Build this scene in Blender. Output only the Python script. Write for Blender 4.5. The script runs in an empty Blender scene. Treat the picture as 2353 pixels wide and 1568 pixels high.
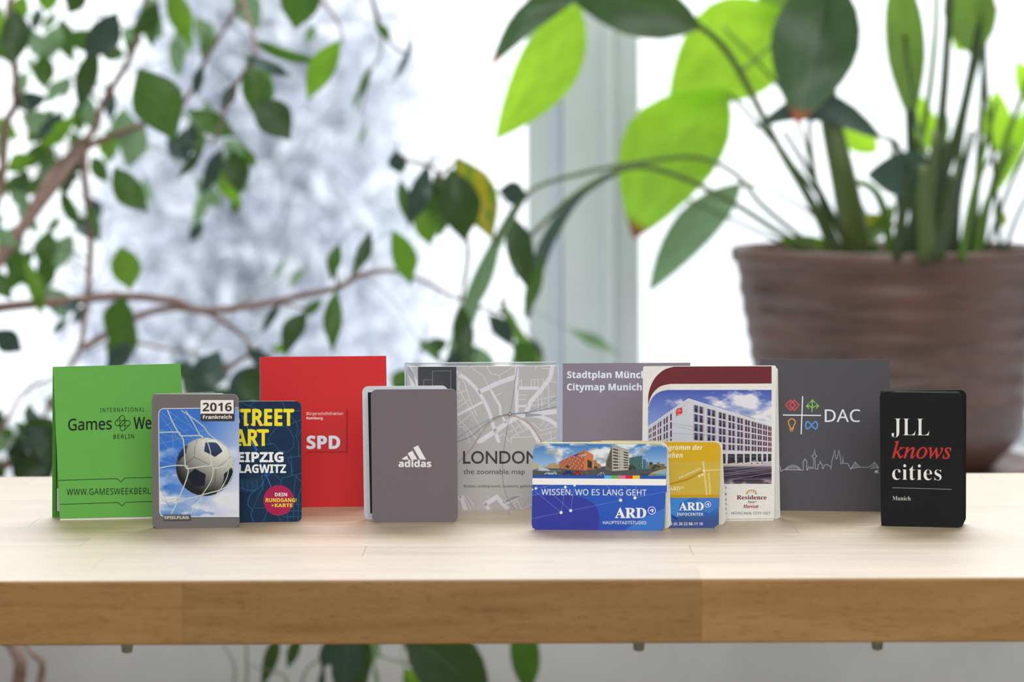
import bpy, math, random
import numpy as np
from mathutils import Vector, Matrix
from mathutils.geometry import tessellate_polygon
random.seed(7)
R = random.random
C = bpy.context.scene.collection
sc = bpy.context.scene

# ------------------------------------------------------------------ camera, sky, light, exposure
F, H, YH, ROLL = 5556.0, 0.242, 330.0, 0.0038       # focal length in px, eye height over the table top, horizon row, roll
CAM = Vector((0, 0, H))
cd = bpy.data.cameras.new('camera'); cam = bpy.data.objects.new('camera', cd); C.objects.link(cam)
cd.sensor_width = 36; cd.lens = 36 * F / 2353; cd.shift_y = (YH - 784) / 2353
cd.clip_start = 0.05; cd.clip_end = 200
cr, sr = math.cos(ROLL), math.sin(ROLL)
m3 = Matrix(((cr, sr, 0), (0, 0, -1), (-sr, cr, 0)))
cam.matrix_world = Matrix.Translation(CAM) @ m3.to_4x4()
cd.dof.use_dof = True; cd.dof.focus_distance = 1.555; cd.dof.aperture_fstop = 0.085 / 0.0128
sc.camera = cam
sc.view_settings.view_transform = 'Standard'; sc.view_settings.look = 'None'
sc.view_settings.gamma = 1; sc.view_settings.use_curve_mapping = False; sc.view_settings.exposure = 0.0
W = bpy.data.worlds.new('sky'); sc.world = W; W.use_nodes = True
W.node_tree.nodes['Background'].inputs[0].default_value = (0.93, 0.97, 1.0, 1)
W.node_tree.nodes['Background'].inputs[1].default_value = 1.75
def area(name, loc, target, sx, sy, power, col=(1, 1, 1)):
    l = bpy.data.lights.new(name, 'AREA'); l.shape = 'RECTANGLE'; l.size = sx; l.size_y = sy; l.energy = power; l.color = col
    o = bpy.data.objects.new(name, l); C.objects.link(o); o.location = loc
    o.rotation_euler = (Vector(target) - Vector(loc)).to_track_quat('-Z', 'Y').to_euler(); return o
area('softbox', (0.25, -0.7, 1.15), (0, 1.6, 0), 2.2, 1.3, 36, (1, 1, 1))

area('background_fill', (0, 1.1, 2.3), (0, 3.4, .2), 1.6, .8, 14, (0.97, 0.99, 1))  # added unseen fill light that brightens the plants and window wall
area('table_glare_light', (0.3, 3.0, 2.0), (0.1, 1.45, 0), 2.6, .7, 66, (0.90, 0.95, 1.0))  # added unseen back light that makes the glare on the table top

def ray(px, py):
    sx, sy = (px - 1176.5) / F, (YH - py) / F
    return Vector((sx * cr + sy * sr, 1, sy * cr - sx * sr))
BG = 1.3            # everything beyond the table stands 1.3 times as far as first measured
def at(px, py, D): return CAM + ray(px, py) * (D * BG if D > 1.8 else D)
def ground(px, py, z=0.0):
    d = ray(px, py); return CAM + d * ((z - H) / d.z)

# ------------------------------------------------------------------ helpers
def lin(c):
    if isinstance(c, str): c = [int(c[i:i + 2], 16) for i in (1, 3, 5)]
    c = np.asarray(c, float) / 255
    return np.where(c <= .04045, c / 12.92, ((c + .055) / 1.055) ** 2.4)
def lc(c): return tuple(float(x) for x in lin(c)) + (1.0,)
def mat(name, col=(.8, .8, .8, 1), rough=.5, **kw):
    m = bpy.data.materials.new(name); m.use_nodes = True
    p = m.node_tree.nodes['Principled BSDF']; p.inputs['Base Color'].default_value = col; p.inputs['Roughness'].default_value = rough
    for k, v in kw.items(): p.inputs[k.replace('_', ' ')].default_value = v
    return m
def N(m, t, **kw):
    n = m.node_tree.nodes.new(t)
    for k, v in kw.items(): setattr(n, k, v)
    return n
def L(m, a, b): m.node_tree.links.new(a, b)
def P(m): return m.node_tree.nodes['Principled BSDF']
def ramp(m, src, stops):
    r = N(m, 'ShaderNodeValToRGB'); e = r.color_ramp.elements
    while len(e) < len(stops): e.new(.5)
    for k, (p, c) in enumerate(stops): e[k].position = p; e[k].color = c
    L(m, src, r.inputs[0]); return r.outputs[0]
def noise(m, scale, sx=(1, 1, 1), detail=4, coord='Object', rough=.55):
    tc = N(m, 'ShaderNodeTexCoord'); mp = N(m, 'ShaderNodeMapping'); mp.inputs['Scale'].default_value = sx
    n = N(m, 'ShaderNodeTexNoise'); n.inputs['Scale'].default_value = scale; n.inputs['Detail'].default_value = detail; n.inputs['Roughness'].default_value = rough
    L(m, tc.outputs[coord], mp.inputs[0]); L(m, mp.outputs[0], n.inputs['Vector']); return n.outputs['Fac']
def mixc(m, fac, a, b, mode='MIX'):
    x = N(m, 'ShaderNodeMix', data_type='RGBA', blend_type=mode)
    for s, v in ((0, fac), (6, a), (7, b)):
        if hasattr(v, 'links') or hasattr(v, 'is_output'): L(m, v, x.inputs[s])
        else: x.inputs[s].default_value = v
    return x.outputs[2]
def bump(m, src, strength, dist=.001):
    b = N(m, 'ShaderNodeBump'); b.inputs['Strength'].default_value = strength; b.inputs['Distance'].default_value = dist
    L(m, src, b.inputs['Height']); L(m, b.outputs[0], P(m).inputs['Normal'])

def root_of(o):
    while o.parent: o = o.parent
    return o
def mesh(name, V, Fc, mats, parent=None, smooth=False, midx=None, cols=None, uv=None):
    off = root_of(parent).location if parent else Vector((0, 0, 0))
    me = bpy.data.meshes.new(name); me.from_pydata([tuple(Vector(v) - off) for v in V], [], Fc)
    for m_ in (mats if isinstance(mats, (list, tuple)) else [mats]): me.materials.append(m_)
    if midx: me.polygons.foreach_set('material_index', midx)
    if smooth: me.polygons.foreach_set('use_smooth', [True] * len(Fc))
    if cols is not None:
        a = me.color_attributes.new('Col', 'FLOAT_COLOR', 'POINT')
        arr = np.ones((len(V), 4), 'f'); arr[:, :3] = cols; a.data.foreach_set('color', arr.ravel())
    if uv is not None:
        u = me.uv_layers.new(name='UV'); vi = np.zeros(len(me.loops), 'i'); me.loops.foreach_get('vertex_index', vi)
        u.data.foreach_set('uv', np.asarray(uv, 'f')[vi].ravel())
    me.update()
    o = bpy.data.objects.new(name, me); C.objects.link(o)
    if parent: o.parent = parent
    return o
def thing(name, label, cat, loc, group=None):
    o = bpy.data.objects.new(name, None); C.objects.link(o); o.location = loc; o.empty_display_size = .02
    o['label'] = label; o['category'] = cat
    if group: o['group'] = group
    return o
def boxv(x0, x1, y0, y1, z0, z1, b=0.0):
    """box with chamfered edges"""
    if b <= 0:
        V = [(x, y, z) for z in (z0, z1) for y in (y0, y1) for x in (x0, x1)]
        return V, [(0, 2, 3, 1), (4, 5, 7, 6), (0, 1, 5, 4), (2, 6, 7, 3), (0, 4, 6, 2), (1, 3, 7, 5)]
    import bmesh
    bm = bmesh.new(); bmesh.ops.create_cube(bm, size=1)
    for v in bm.verts: v.co = Vector((x0 + (v.co.x + .5) * (x1 - x0), y0 + (v.co.y + .5) * (y1 - y0), z0 + (v.co.z + .5) * (z1 - z0)))
    bmesh.ops.bevel(bm, geom=list(bm.edges), offset=b, segments=2, affect='EDGES', profile=.5)
    V = [tuple(v.co) for v in bm.verts]; Fc = [tuple(v.index for v in f.verts) for f in bm.faces]; bm.free(); return V, Fc
def box(name, d, m, parent=None, b=0.0): V, Fc = boxv(*d, b); return mesh(name, V, Fc, m, parent)
def tube(pts, radii, n=6, cap=True):
    V, Fc = [], []; pts = [Vector(p) for p in pts]
    for i, p in enumerate(pts):
        t = (pts[min(i + 1, len(pts) - 1)] - pts[max(i - 1, 0)]).normalized()
        a = t.cross(Vector((0.13, 1, 0.21))).normalized(); b_ = t.cross(a)
        r = radii[i] if hasattr(radii, '__len__') else radii
        for k in range(n):
            w = 2 * math.pi * k / n; V.append(p + a * r * math.cos(w) + b_ * r * math.sin(w))
    for i in range(len(pts) - 1):
        for k in range(n): Fc.append((i * n + k, i * n + (k + 1) % n, (i + 1) * n + (k + 1) % n, (i + 1) * n + k))
    if cap: Fc += [tuple(range(n))[::-1], tuple(range((len(pts) - 1) * n, len(pts) * n))]
    return V, Fc
def spline(pts, k=5):
    """Catmull-Rom through points of any dimension"""
    p = [np.asarray(q, float) for q in pts]; p = [2 * p[0] - p[1]] + p + [2 * p[-1] - p[-2]]; out = []
    for i in range(1, len(p) - 2):
        for j in range(k):
            t = j / k; a, b, c, d = p[i - 1], p[i], p[i + 1], p[i + 2]
            out.append(.5 * (2 * b + (c - a) * t + (2 * a - 5 * b + 4 * c - d) * t * t + (3 * b - a - 3 * c + d) * t ** 3))
    out.append(p[-2]); return out
def lathe(prof, n=64, cx=0, cy=0, close=False):
    V, Fc = [], []
    for r, z in prof:
        for k in range(n):
            w = 2 * math.pi * k / n; V.append((cx + r * math.cos(w), cy + r * math.sin(w), z))
    for i in range(len(prof) - 1):
        for k in range(n): Fc.append((i * n + k, i * n + (k + 1) % n, (i + 1) * n + (k + 1) % n, (i + 1) * n + k))
    if close: Fc += [tuple(range(n))[::-1], tuple(range((len(prof) - 1) * n, len(prof) * n))]
    return V, Fc
def hash2(i, j, s):
    n = (i.astype(np.int64) * 374761393 + j.astype(np.int64) * 668265263 + s * 1442695041) & 0x7fffffff
    n = ((n ^ (n >> 13)) * 1274126177) & 0x7fffffff; return ((n ^ (n >> 16)) & 0xffff) / 65535.0
def fbm(x, y, seed=0, octv=4):
    r = np.zeros_like(x, float); a = .5; tot = 0
    for o in range(octv):
        xi, yi = np.floor(x), np.floor(y); fx, fy = x - xi, y - yi; fx = fx * fx * (3 - 2 * fx); fy = fy * fy * (3 - 2 * fy)
        h = lambda di, dj: hash2(xi + di, yi + dj, seed + o)
        r += a * ((h(0, 0) * (1 - fx) + h(1, 0) * fx) * (1 - fy) + (h(0, 1) * (1 - fx) + h(1, 1) * fx) * fy); tot += a
        a *= .5; x = x * 2.03 + 5.1; y = y * 2.03 + 2.7
    return r / tot
def mix(a, b, t): t = np.clip(t, 0, 1)[..., None]; return np.asarray(a, float) * (1 - t) + np.asarray(b, float) * t

# ------------------------------------------------------------------ text outlines (only the fonts inside Blender)
STY = {'b': (0x1D400, 0x1D41A, 0x1D7CE), 'i': (0x1D434, 0x1D44E, None), 'bi': (0x1D468, 0x1D482, 0x1D7CE), 's': (0x1D5A0, 0x1D5BA, 0x1D7E2),
       'sb': (0x1D5D4, 0x1D5EE, 0x1D7EC), 'sbi': (0x1D63C, 0x1D656, 0x1D7EC), 'si': (0x1D608, 0x1D622, 0x1D7E2)}
_gc = {}
def glyphs(s, style, off=0.0, space=1.0):
    key = (s, style, off, space)
    if key in _gc: return _gc[key]
    plain = s.replace('ü', 'u').replace('Ü', 'U'); t = ''
    A = STY.get(style)
    for ch in plain:
        o = ord(ch)
        if A and 'A' <= ch <= 'Z': t += chr(A[0] + o - 65)
        elif A and 'a' <= ch <= 'z': t += 'ℎ' if (style == 'i' and ch == 'h') else chr(A[1] + o - 97)
        elif A and A[2] and ch.isdigit(): t += chr(A[2] + o - 48)
        else: t += ch
    cu = bpy.data.curves.new('text', 'FONT'); cu.body = t; cu.offset = off; cu.resolution_u = 3; cu.space_character = space
    ob = bpy.data.objects.new('text', cu); me = ob.to_mesh()
    V = np.array([tuple(v.co)[:2] for v in me.vertices]) if len(me.vertices) else np.zeros((1, 2)); Fc = [tuple(p.vertices) for p in me.polygons]
    ob.to_mesh_clear(); bpy.data.objects.remove(ob); bpy.data.curves.remove(cu)
    for i, ch in enumerate(s):
        if ch in 'üÜ':
            a = glyphs(plain[:i + 1], style, off, space)[0][:, 0].max(); w = np.ptp(glyphs(plain[i], style, off, space)[0][:, 0])
            z0 = .60 if ch == 'ü' else .80; d = .055 + off
            for cx in (a - w * .5 - .12, a - w * .5 + .12):
                n = len(V); V = np.vstack([V, [(cx - d, z0), (cx + d, z0), (cx + d, z0 + 2 * d), (cx - d, z0 + 2 * d)]]); Fc.append((n, n + 1, n + 2, n + 3))
    _gc[key] = (V, Fc); return _gc[key]

# ------------------------------------------------------------------ sheets of card and the print on them
M_print = mat('printed_ink', rough=.42)
_a = N(M_print, 'ShaderNodeAttribute', attribute_name='Col'); L(M_print, _a.outputs['Color'], P(M_print).inputs['Base Color'])
P(M_print).inputs['Specular IOR Level'].default_value = .18
def rrect(q, r, seg=5, corners=(1, 1, 1, 1)):
    """rounded outline of the pixel quad TL,TR,BR,BL"""
    q = [np.array(p, float) for p in q]; out = []
    for i in range(4):
        p, a, b = q[i], q[i - 1], q[(i + 1) % 4]
        if not corners[i] or r <= 0: out.append(tuple(p)); continue
        da, db = (a - p) / np.linalg.norm(a - p), (b - p) / np.linalg.norm(b - p)
        for k in range(seg + 1):
            t = k / seg * math.pi / 2
            out.append(tuple(p + da * r * (1 - math.sin(t)) + db * r * (1 - math.cos(t))))
    return out
class Panel:
    """upright plane through two table-top points, leaning back by `lean` metres per metre"""
    def __init__(s, quad, lean=0.05):
        s.quad = quad; BL, BR = ground(*quad[3]), ground(*quad[2])
        s.o = BL; s.u = (BR - BL).normalized(); up = Vector((0, lean, 1)); s.n = s.u.cross(up).normalized()   # towards the camera
        if s.n.y > 0: s.n = -s.n
    def pt(s, x, y, off=0.0):
        d = ray(x, y); o = s.o + s.n * off
        return CAM + d * ((o - CAM).dot(s.n) / d.dot(s.n))
def sheet(name, pn, outline, th, mats, parent, label=None, off=0.0):
    f = [pn.pt(*p, off) for p in outline]; b = [v - pn.n * th for v in f]; n = len(f)
    Fc = [tuple(range(n))[::-1], tuple(range(n, 2 * n))] + [(k, (k + 1) % n, n + (k + 1) % n, n + k) for k in range(n)]
    o = mesh(name, f + b, Fc, mats, parent, midx=[0, 0] + [1 if len(mats) > 1 else 0] * n)
    if label: o['label'] = label
    return o
def clip_poly(poly, cl):
    for i in range(len(cl)):
        a, b = cl[i], cl[(i + 1) % len(cl)]; ex, ey = b[0] - a[0], b[1] - a[1]; out = []
        side = lambda p: ex * (p[1] - a[1]) - ey * (p[0] - a[0])
        for j in range(len(poly)):
            p, q = poly[j - 1], poly[j]; sp, sq = side(p), side(q)
            if (sp >= 0) != (sq >= 0): t = sp / (sp - sq); out.append((p[0] + (q[0] - p[0]) * t, p[1] + (q[1] - p[1]) * t))
            if sq >= 0: out.append(q)
        poly = out
        if len(poly) < 3: return []
    return poly
class Print:
    def __init__(s, pn, parent, frame=(0, 0, 1), clip=None, base=0.00003):
        s.pn, s.parent, s.fr, s.base = pn, parent, frame, base; s.clip = clip; s.V, s.F, s.K, s.layer = [], [], [], 0
    def px(s, p): return (s.fr[0] + p[0] / s.fr[2], s.fr[1] + p[1] / s.fr[2])
    def up(s): s.layer += 1; return s
    def _add(s, poly, col):   # convex pixel polygon
        if s.clip:
            poly = clip_poly(poly, s.clip)
            if not poly: return
        n = len(s.V); o = s.base + s.layer * .000012
        s.V += [s.pn.pt(x, y, o) for x, y in poly]; s.F.append(tuple(range(n, n + len(poly)))[::-1]); s.K += [lin(col)] * len(poly)
    def poly(s, pts, col):
        q = [s.px(p) for p in pts]
        if len(q) <= 4 and False: return s._add(q, col)
        for t in tessellate_polygon([[Vector((x, y, 0)) for x, y in q]]):
            tri = [q[i] for i in t]
            if (tri[1][0] - tri[0][0]) * (tri[2][1] - tri[0][1]) - (tri[1][1] - tri[0][1]) * (tri[2][0] - tri[0][0]) < 0: tri.reverse()
            s._add(tri, col)
    def rect(s, x0, y0, x1, y1, col, r=0):
        s.poly(rrect([(x0, y0), (x1, y0), (x1, y1), (x0, y1)], r, 4), col)
    def disc(s, cx, cy, r, col, n=28, ry=None):
        s.poly([(cx + r * math.cos(2 * math.pi * k / n), cy + (ry or r) * math.sin(2 * math.pi * k / n)) for k in range(n)], col)
    def ring(s, cx, cy, r, w, col, n=28, ry=None): s.line([(cx + r * math.cos(2 * math.pi * k / n), cy + (ry or r) * math.sin(2 * math.pi * k / n)) for k in range(n + 1)], w, col)
    def line(s, pts, w, col, smooth=False):
        if smooth: pts = [tuple(p) for p in spline(pts, 5)]
        p = [np.array(q, float) for q in pts]; c = np.linalg.norm(p[0] - p[-1]) < 1e-6; Ls, Rs = [], []
        for i in range(len(p)):
            a = p[i - 1] if i else (p[-2] if c else p[0]); b = p[i + 1] if i < len(p) - 1 else (p[1] if c else p[-1])
            t1 = p[i] - a; t2 = b - p[i]; l1, l2 = np.linalg.norm(t1), np.linalg.norm(t2)
            t1 = t1 / l1 if l1 > 1e-9 else t2 / max(l2, 1e-9); t2 = t2 / l2 if l2 > 1e-9 else t1
            t = t1 + t2; lt = np.linalg.norm(t); t = t / lt if lt > .1 else t1
            nn = np.array([-t[1], t[0]]); k = min(1.8, 1 / max(.4, abs(np.dot(nn, [-t1[1], t1[0]])))); Ls.append(p[i] + nn * w / 2 * k); Rs.append(p[i] - nn * w / 2 * k)
        for i in range(len(p) - 1): s.poly([Ls[i], Ls[i + 1], Rs[i + 1], Rs[i]], col)
    def text(s, t, x0, x1, base, cap, col, style='s', ref=None, suffix=False, off=0.0, space=1.0, sl=0.0, sh=0.0, rot=None):
        """x0..x1 spans `ref` (a prefix, or a suffix of t); base and cap are the rows of the baseline and of the capitals' tops"""
        fat = max(off, 0.0); off = min(off, 0.0)
        V, Fc = glyphs(t, style, off, space); rv = glyphs(ref, style, off, space)[0] if ref else V
        wr = np.ptp(rv[:, 0]); ch = glyphs('H', style, off, 1)[0][:, 1].max(); kx = (x1 - x0) / wr; ky = (base - cap) / ch
        X0 = (V[:, 0] - V[:, 0].max()) * kx + x1 if suffix else (V[:, 0] - V[:, 0].min()) * kx + x0
        s.up()
        for ox, oy in (((-1, 0), (1, 0), (0, -1), (0, 1)) if fat else ((0, 0),)):      # heavier letters: four shifted copies
            X = X0 + ox * fat * .9 * kx; Y = -V[:, 1] * ky + oy * fat * .9 * ky
            if rot: a = math.radians(rot); dx = X - x0; X, Y = x0 + dx * math.cos(a) - Y * math.sin(a), base + dx * math.sin(a) + Y * math.cos(a)
            else: X = X + sh * Y; Y = base + Y + sl * (X - x0)
            for f in Fc: s.poly([(X[i], Y[i]) for i in f], col) if len(f) > 3 else s._tri([s.px((X[i], Y[i])) for i in f], col)
            if fat: s.layer += .5
    def _tri(s, tri, col):
        a = (tri[1][0] - tri[0][0]) * (tri[2][1] - tri[0][1]) - (tri[1][1] - tri[0][1]) * (tri[2][0] - tri[0][0])
        if abs(a) < 1e-9: return
        s._add(tri if a > 0 else tri[::-1], col)
    def grid(s, x0, y0, x1, y1, nx, ny, fn, mask=None):
        X, Y = np.meshgrid(np.linspace(x0, x1, nx + 1), np.linspace(y0, y1, ny + 1)); K = lin(np.clip(fn(X, Y), 0, 255)).reshape(-1, 3)
        n = len(s.V); o = s.base + s.layer * .000012; f = X.ravel(), Y.ravel()
        px_, py_ = s.fr[0] + f[0] / s.fr[2], s.fr[1] + f[1] / s.fr[2]; sx, sy = (px_ - 1176.5) / F, (YH - py_) / F
        dd = np.stack([sx * cr + sy * sr, np.ones_like(sx), sy * cr - sx * sr], 1); nn = np.array(s.pn.n); oo = np.array(s.pn.o + s.pn.n * o)
        s.V += [Vector(v) for v in np.array(CAM) + dd * (((oo - np.array(CAM)) @ nn) / (dd @ nn))[:, None]]; s.K += list(K)
        for j in range(ny):
            for i in range(nx):
                if mask is not None and not mask((X[j, i] + X[j, i + 1]) / 2, (Y[j, i] + Y[j + 1, i]) / 2): continue
                a = n + j * (nx + 1) + i; s.F.append((a, a + nx + 1, a + nx + 2, a + 1))
    def build(s, name, label=None):
        o = mesh(name, s.V, s.F, M_print, s.parent, cols=np.array(s.K))
        if label: o['label'] = label
        return o
def lerp(a, b, t): return (a[0] + (b[0] - a[0]) * t, a[1] + (b[1] - a[1]) * t)
def bil(q, u, v): return lerp(lerp(q[0], q[1], u), lerp(q[3], q[2], u), v)
def subquad(q, u0, v0, u1, v1): return [bil(q, u0, v0), bil(q, u1, v0), bil(q, u1, v1), bil(q, u0, v1)]

def card_mat(name, hexc, rough=.42, var=.04):
    m = mat(name, lc(hexc), rough); P(m).inputs['Specular IOR Level'].default_value = .18
    n = noise(m, 900, detail=2); c = lin(hexc)
    L(m, ramp(m, n, [(.3, tuple(c * (1 - var)) + (1,)), (.7, tuple(np.minimum(c * (1 + var), 1)) + (1,))]), P(m).inputs['Base Color']); bump(m, n, .05, .0002)
    return m
M_paper = card_mat('white_paper', '#e9e6e0', .6, .02)

# ------------------------------------------------------------------ the setting
M_wall = mat('painted_wall', lc('#c6c9c9'), .8); _n = noise(M_wall, 14, detail=6); bump(M_wall, _n, .5, .004)
L(M_wall, ramp(M_wall, noise(M_wall, 5, detail=5), [(.35, lc('#bcbfbf')), (.65, lc('#cdd0d0'))]), P(M_wall).inputs['Base Color'])
M_frame = mat('grey_window_paint', lc('#cbd1d1'), .4)
M_frame_dark = mat('blue_grey_window_seal', lc('#c2cddb'), .5)
M_sill = mat('white_sill', lc('#d8d6dc'), .35)
M_floor = mat('floor_wood', lc('#8d7457'), .5); L(M_floor, ramp(M_floor, noise(M_floor, 6, (1, 12, 1)), [(.3, lc('#7d6549')), (.7, lc('#9b8262'))]), P(M_floor).inputs['Base Color'])
M_snow = mat('snow', lc('#f4f6fa'), .7)
FL = -.74
ZS = H - (H + .085) * BG           # top of the window sill
YW, YG = 2.12 * BG, 2.62 * BG             # the parapet wall, the window plane
def struct(o): o['kind'] = 'structure'; return o
struct(box('floor', (-2.4, 2.4, -1.5, YW, FL - .05, FL), M_floor))
M_room = mat('room_paint', lc('#d6dadc'), .8)
wb = struct(box('wall_back', (-2.4, 2.4, YW, YG + .12, FL, ZS - .03), M_wall))
box('lintel', (-2.4, 2.4, YG - .1, YG + .12, 2.25, 2.55), M_room, wb)
for sx in (-1, 1): box('pier', (min(sx * 1.9, sx * 2.4), max(sx * 1.9, sx * 2.4), YG - .1, YG + .12, ZS, 2.25), M_room, wb)
struct(box('wall_left', (-2.5, -2.4, -1.6, YG + .12, FL, 2.55), M_room)); struct(box('wall_right', (2.4, 2.5, -1.6, YG + .12, FL, 2.55), M_room))
struct(box('wall_front', (-2.5, 2.5, -1.7, -1.6, FL, 2.55), M_room)); struct(box('ceiling', (-2.5, 2.5, -1.7, YG + .12, 2.55, 2.65), M_room))
struct(box('trim_1', (-2.4, 2.4, YW - .04, YG + .10, ZS - .03, ZS), M_sill, b=.004))['label'] = 'white window sill carrying the plant pot'
struct(box('baseboard_back', (-2.4, 2.4, YW - .012, YW, FL, FL + .07), M_sill, b=.002))
g = struct(box('ground', (-60, 60, 3.9, 140, -3.2, -3.0), M_snow))
# window: two sashes meeting at a central post
def pxx(x, D=YG): return (CAM + ray(x, 700) * D).x
M_glass = bpy.data.materials.new('window_glass'); M_glass.use_nodes = True; nt = M_glass.node_tree; nt.nodes.clear()
def glassify(m, gl=.05, tint=(1, 1, 1, 1), rough=.02):
    o = N(m, 'ShaderNodeOutputMaterial'); mx = N(m, 'ShaderNodeMixShader'); t = N(m, 'ShaderNodeBsdfTransparent'); t.inputs[0].default_value = tint
    gs = N(m, 'ShaderNodeBsdfGlossy'); gs.inputs['Roughness'].default_value = rough; fr = N(m, 'ShaderNodeFresnel'); fr.inputs[0].default_value = 1.45
    L(m, fr.outputs[0], mx.inputs[0]); L(m, t.outputs[0], mx.inputs[1]); L(m, gs.outputs[0], mx.inputs[2]); L(m, mx.outputs[0], o.inputs[0])
glassify(M_glass)
xa, xb, xc, xd, xe, xf = [pxx(v) for v in (1213, 1272, 1298, 1383, 1412, 1481)]
zb, zt = ZS, 2.2
post = struct(box('trim_2', (xc - .004, xd + .004, YG - .035, YG + .06, zb, zt), M_frame, b=.004)); post['label'] = 'light grey vertical window post between the two sashes'
box('ridge', (xd, xe, YG - .055, YG - .02, zb, zt), M_frame, post, b=.006)
box('seal', (xb + .001, xc - .005, YG - .02, YG + .02, zb, zt), M_frame_dark, post, b=.003)
def window(name, x0, x1, stile_left):
    w = bpy.data.objects.new(name, None); C.objects.link(w); w.location = ((x0 + x1) / 2, YG, zb); w['kind'] = 'structure'
    sw = xb - xa
    box('stile', (x0, x0 + sw, YG - .012, YG + .05, zb + .03, zt), M_frame, w, b=.004)
    box('stile', (x1 - sw, x1, YG - .012, YG + .05, zb + .03, zt), M_frame, w, b=.004)
    box('bottom_rail', (x0, x1, YG - .012, YG + .05, zb, zb + .03), M_frame, w, b=.004)
    box('top_rail', (x0, x1, YG - .012, YG + .05, zt, zt + .05), M_frame, w, b=.004)
    V, Fc = boxv(x0 + sw, x1 - sw, YG + .018, YG + .022, zb + .03, zt); mesh('glass_pane', V, Fc, M_glass, w)
    return w
window('window_1', -1.9, xb, False)
window('window_2', xe - .001, 1.9, True)

# ------------------------------------------------------------------ the wooden table, glued up from staves
M_wood = mat('oiled_beech', rough=.3)
m = M_wood; P(m).inputs['Specular IOR Level'].default_value = .6; P(m).inputs['Coat Weight'].default_value = 1; P(m).inputs['Coat Roughness'].default_value = .56; P(m).inputs['Coat IOR'].default_value = 2.4
oi = N(m, 'ShaderNodeObjectInfo')
tc = N(m, 'ShaderNodeTexCoord'); mp = N(m, 'ShaderNodeMapping'); mp.inputs['Scale'].default_value = (5, 55, 55); L(m, tc.outputs['Object'], mp.inputs[0])
vm = N(m, 'ShaderNodeVectorMath', operation='SCALE'); cmb = N(m, 'ShaderNodeCombineXYZ')
for k in range(3): L(m, oi.outputs['Random'], cmb.inputs[k])
L(m, cmb.outputs[0], vm.inputs[0]); vm.inputs['Scale'].default_value = 37
va = N(m, 'ShaderNodeVectorMath', operation='ADD'); L(m, mp.outputs[0], va.inputs[0]); L(m, vm.outputs[0], va.inputs[1])
n1 = N(m, 'ShaderNodeTexNoise'); n1.inputs['Scale'].default_value = 2.2; n1.inputs['Detail'].default_value = 6; n1.inputs['Distortion'].default_value = .6; L(m, va.outputs[0], n1.inputs['Vector'])
mp2 = N(m, 'ShaderNodeMapping'); mp2.inputs['Scale'].default_value = (110, 600, 600); L(m, tc.outputs['Object'], mp2.inputs[0])
n2 = N(m, 'ShaderNodeTexNoise'); n2.inputs['Scale'].default_value = 1.3; n2.inputs['Detail'].default_value = 3; L(m, mp2.outputs[0], n2.inputs['Vector'])
base = ramp(m, n1.outputs['Fac'], [(.28, lc('#a2865e')), (.5, lc('#ae9269')), (.75, lc('#b99e76'))])
fle = ramp(m, n2.outputs['Fac'], [(.3, (.74, .70, .64, 1)), (.46, (1, 1, 1, 1))])
c1 = mixc(m, .8, base, fle, 'MULTIPLY')
hv = N(m, 'ShaderNodeHueSaturation'); L(m, c1, hv.inputs['Color']); mr = N(m, 'ShaderNodeMapRange'); mr.inputs[3].default_value = .88; mr.inputs[4].default_value = 1.10
L(m, oi.outputs['Random'], mr.inputs[0]); L(m, mr.outputs[0], hv.inputs['Value']); L(m, hv.outputs[0], P(m).inputs['Base Color'])
bump(m, n2.outputs['Fac'], .12, .0003)
L(m, ramp(m, n1.outputs['Fac'], [(.3, (.42, .42, .42, 1)), (.7, (.55, .55, .55, 1))]), P(m).inputs['Roughness'])
M_edge = M_wood.copy(); M_edge.name = 'beech_edge'; P(M_edge).inputs['Coat Weight'].default_value = 0; P(M_edge).inputs['Specular IOR Level'].default_value = .3
for n_ in M_edge.node_tree.nodes:
    if n_.type == 'VALTORGB' and len(n_.color_ramp.elements) == 3:
        for e_, c_ in zip(n_.color_ramp.elements, ('#8c683a', '#967141', '#9f7a49')): e_.color = lc(c_)
YF, YB = F * H / (1333 - YH), F * H / (1092 - YH)
TH = .0357
table = thing('wooden_table', 'long light beech table of glued staves with a thick front edge', 'table', (0, 1.55, FL))
rows = 11; rw = (YB - YF) / rows
TX = 1.0
for r_ in range(rows):
    if r_ == 0: js = [-TX, at(420, 1333, YF).x, at(1612, 1333, YF).x, TX]
    elif r_ == 2: js = [-TX, at(835, 1270, 1.43).x, at(1590, 1270, 1.43).x, TX]
    else:
        js = [-TX]; x = -TX + .15 + .5 * R()
        while x < TX - .12: js.append(x); x += .38 + .45 * R()
        js.append(TX)
    for a, b in zip(js[:-1], js[1:]):
        y0 = YF + r_ * rw; e = .00004
        if r_ == 0:
            bv = [(0, -TH + .0012), (0, -.0014), (.0004, -.0005), (.0014, 0), (rw - e, 0), (rw - e, -TH), (.0012, -TH), (.0003, -TH + .0004)]
            V = [(xx, y0 + yy, z_) for xx in (a + e, b - e) for yy, z_ in bv]; n_ = len(bv); Fc = [tuple(range(n_)), tuple(range(n_, 2 * n_))[::-1]] + [(k, n_ + k, n_ + (k + 1) % n_, (k + 1) % n_) for k in range(n_)]
        else: V, Fc = boxv(a + e, b - e, y0 + e, y0 + rw - e, -TH, 0, .00018)
        mesh('stave', V, Fc, [M_wood, M_edge], table, midx=([0, 0] + [1, 1, 1, 0, 0, 1, 1, 1]) if r_ == 0 else None)
M_metal = mat('grey_screw_metal', lc('#9aa09c'), .35, Metallic=.7)
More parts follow.
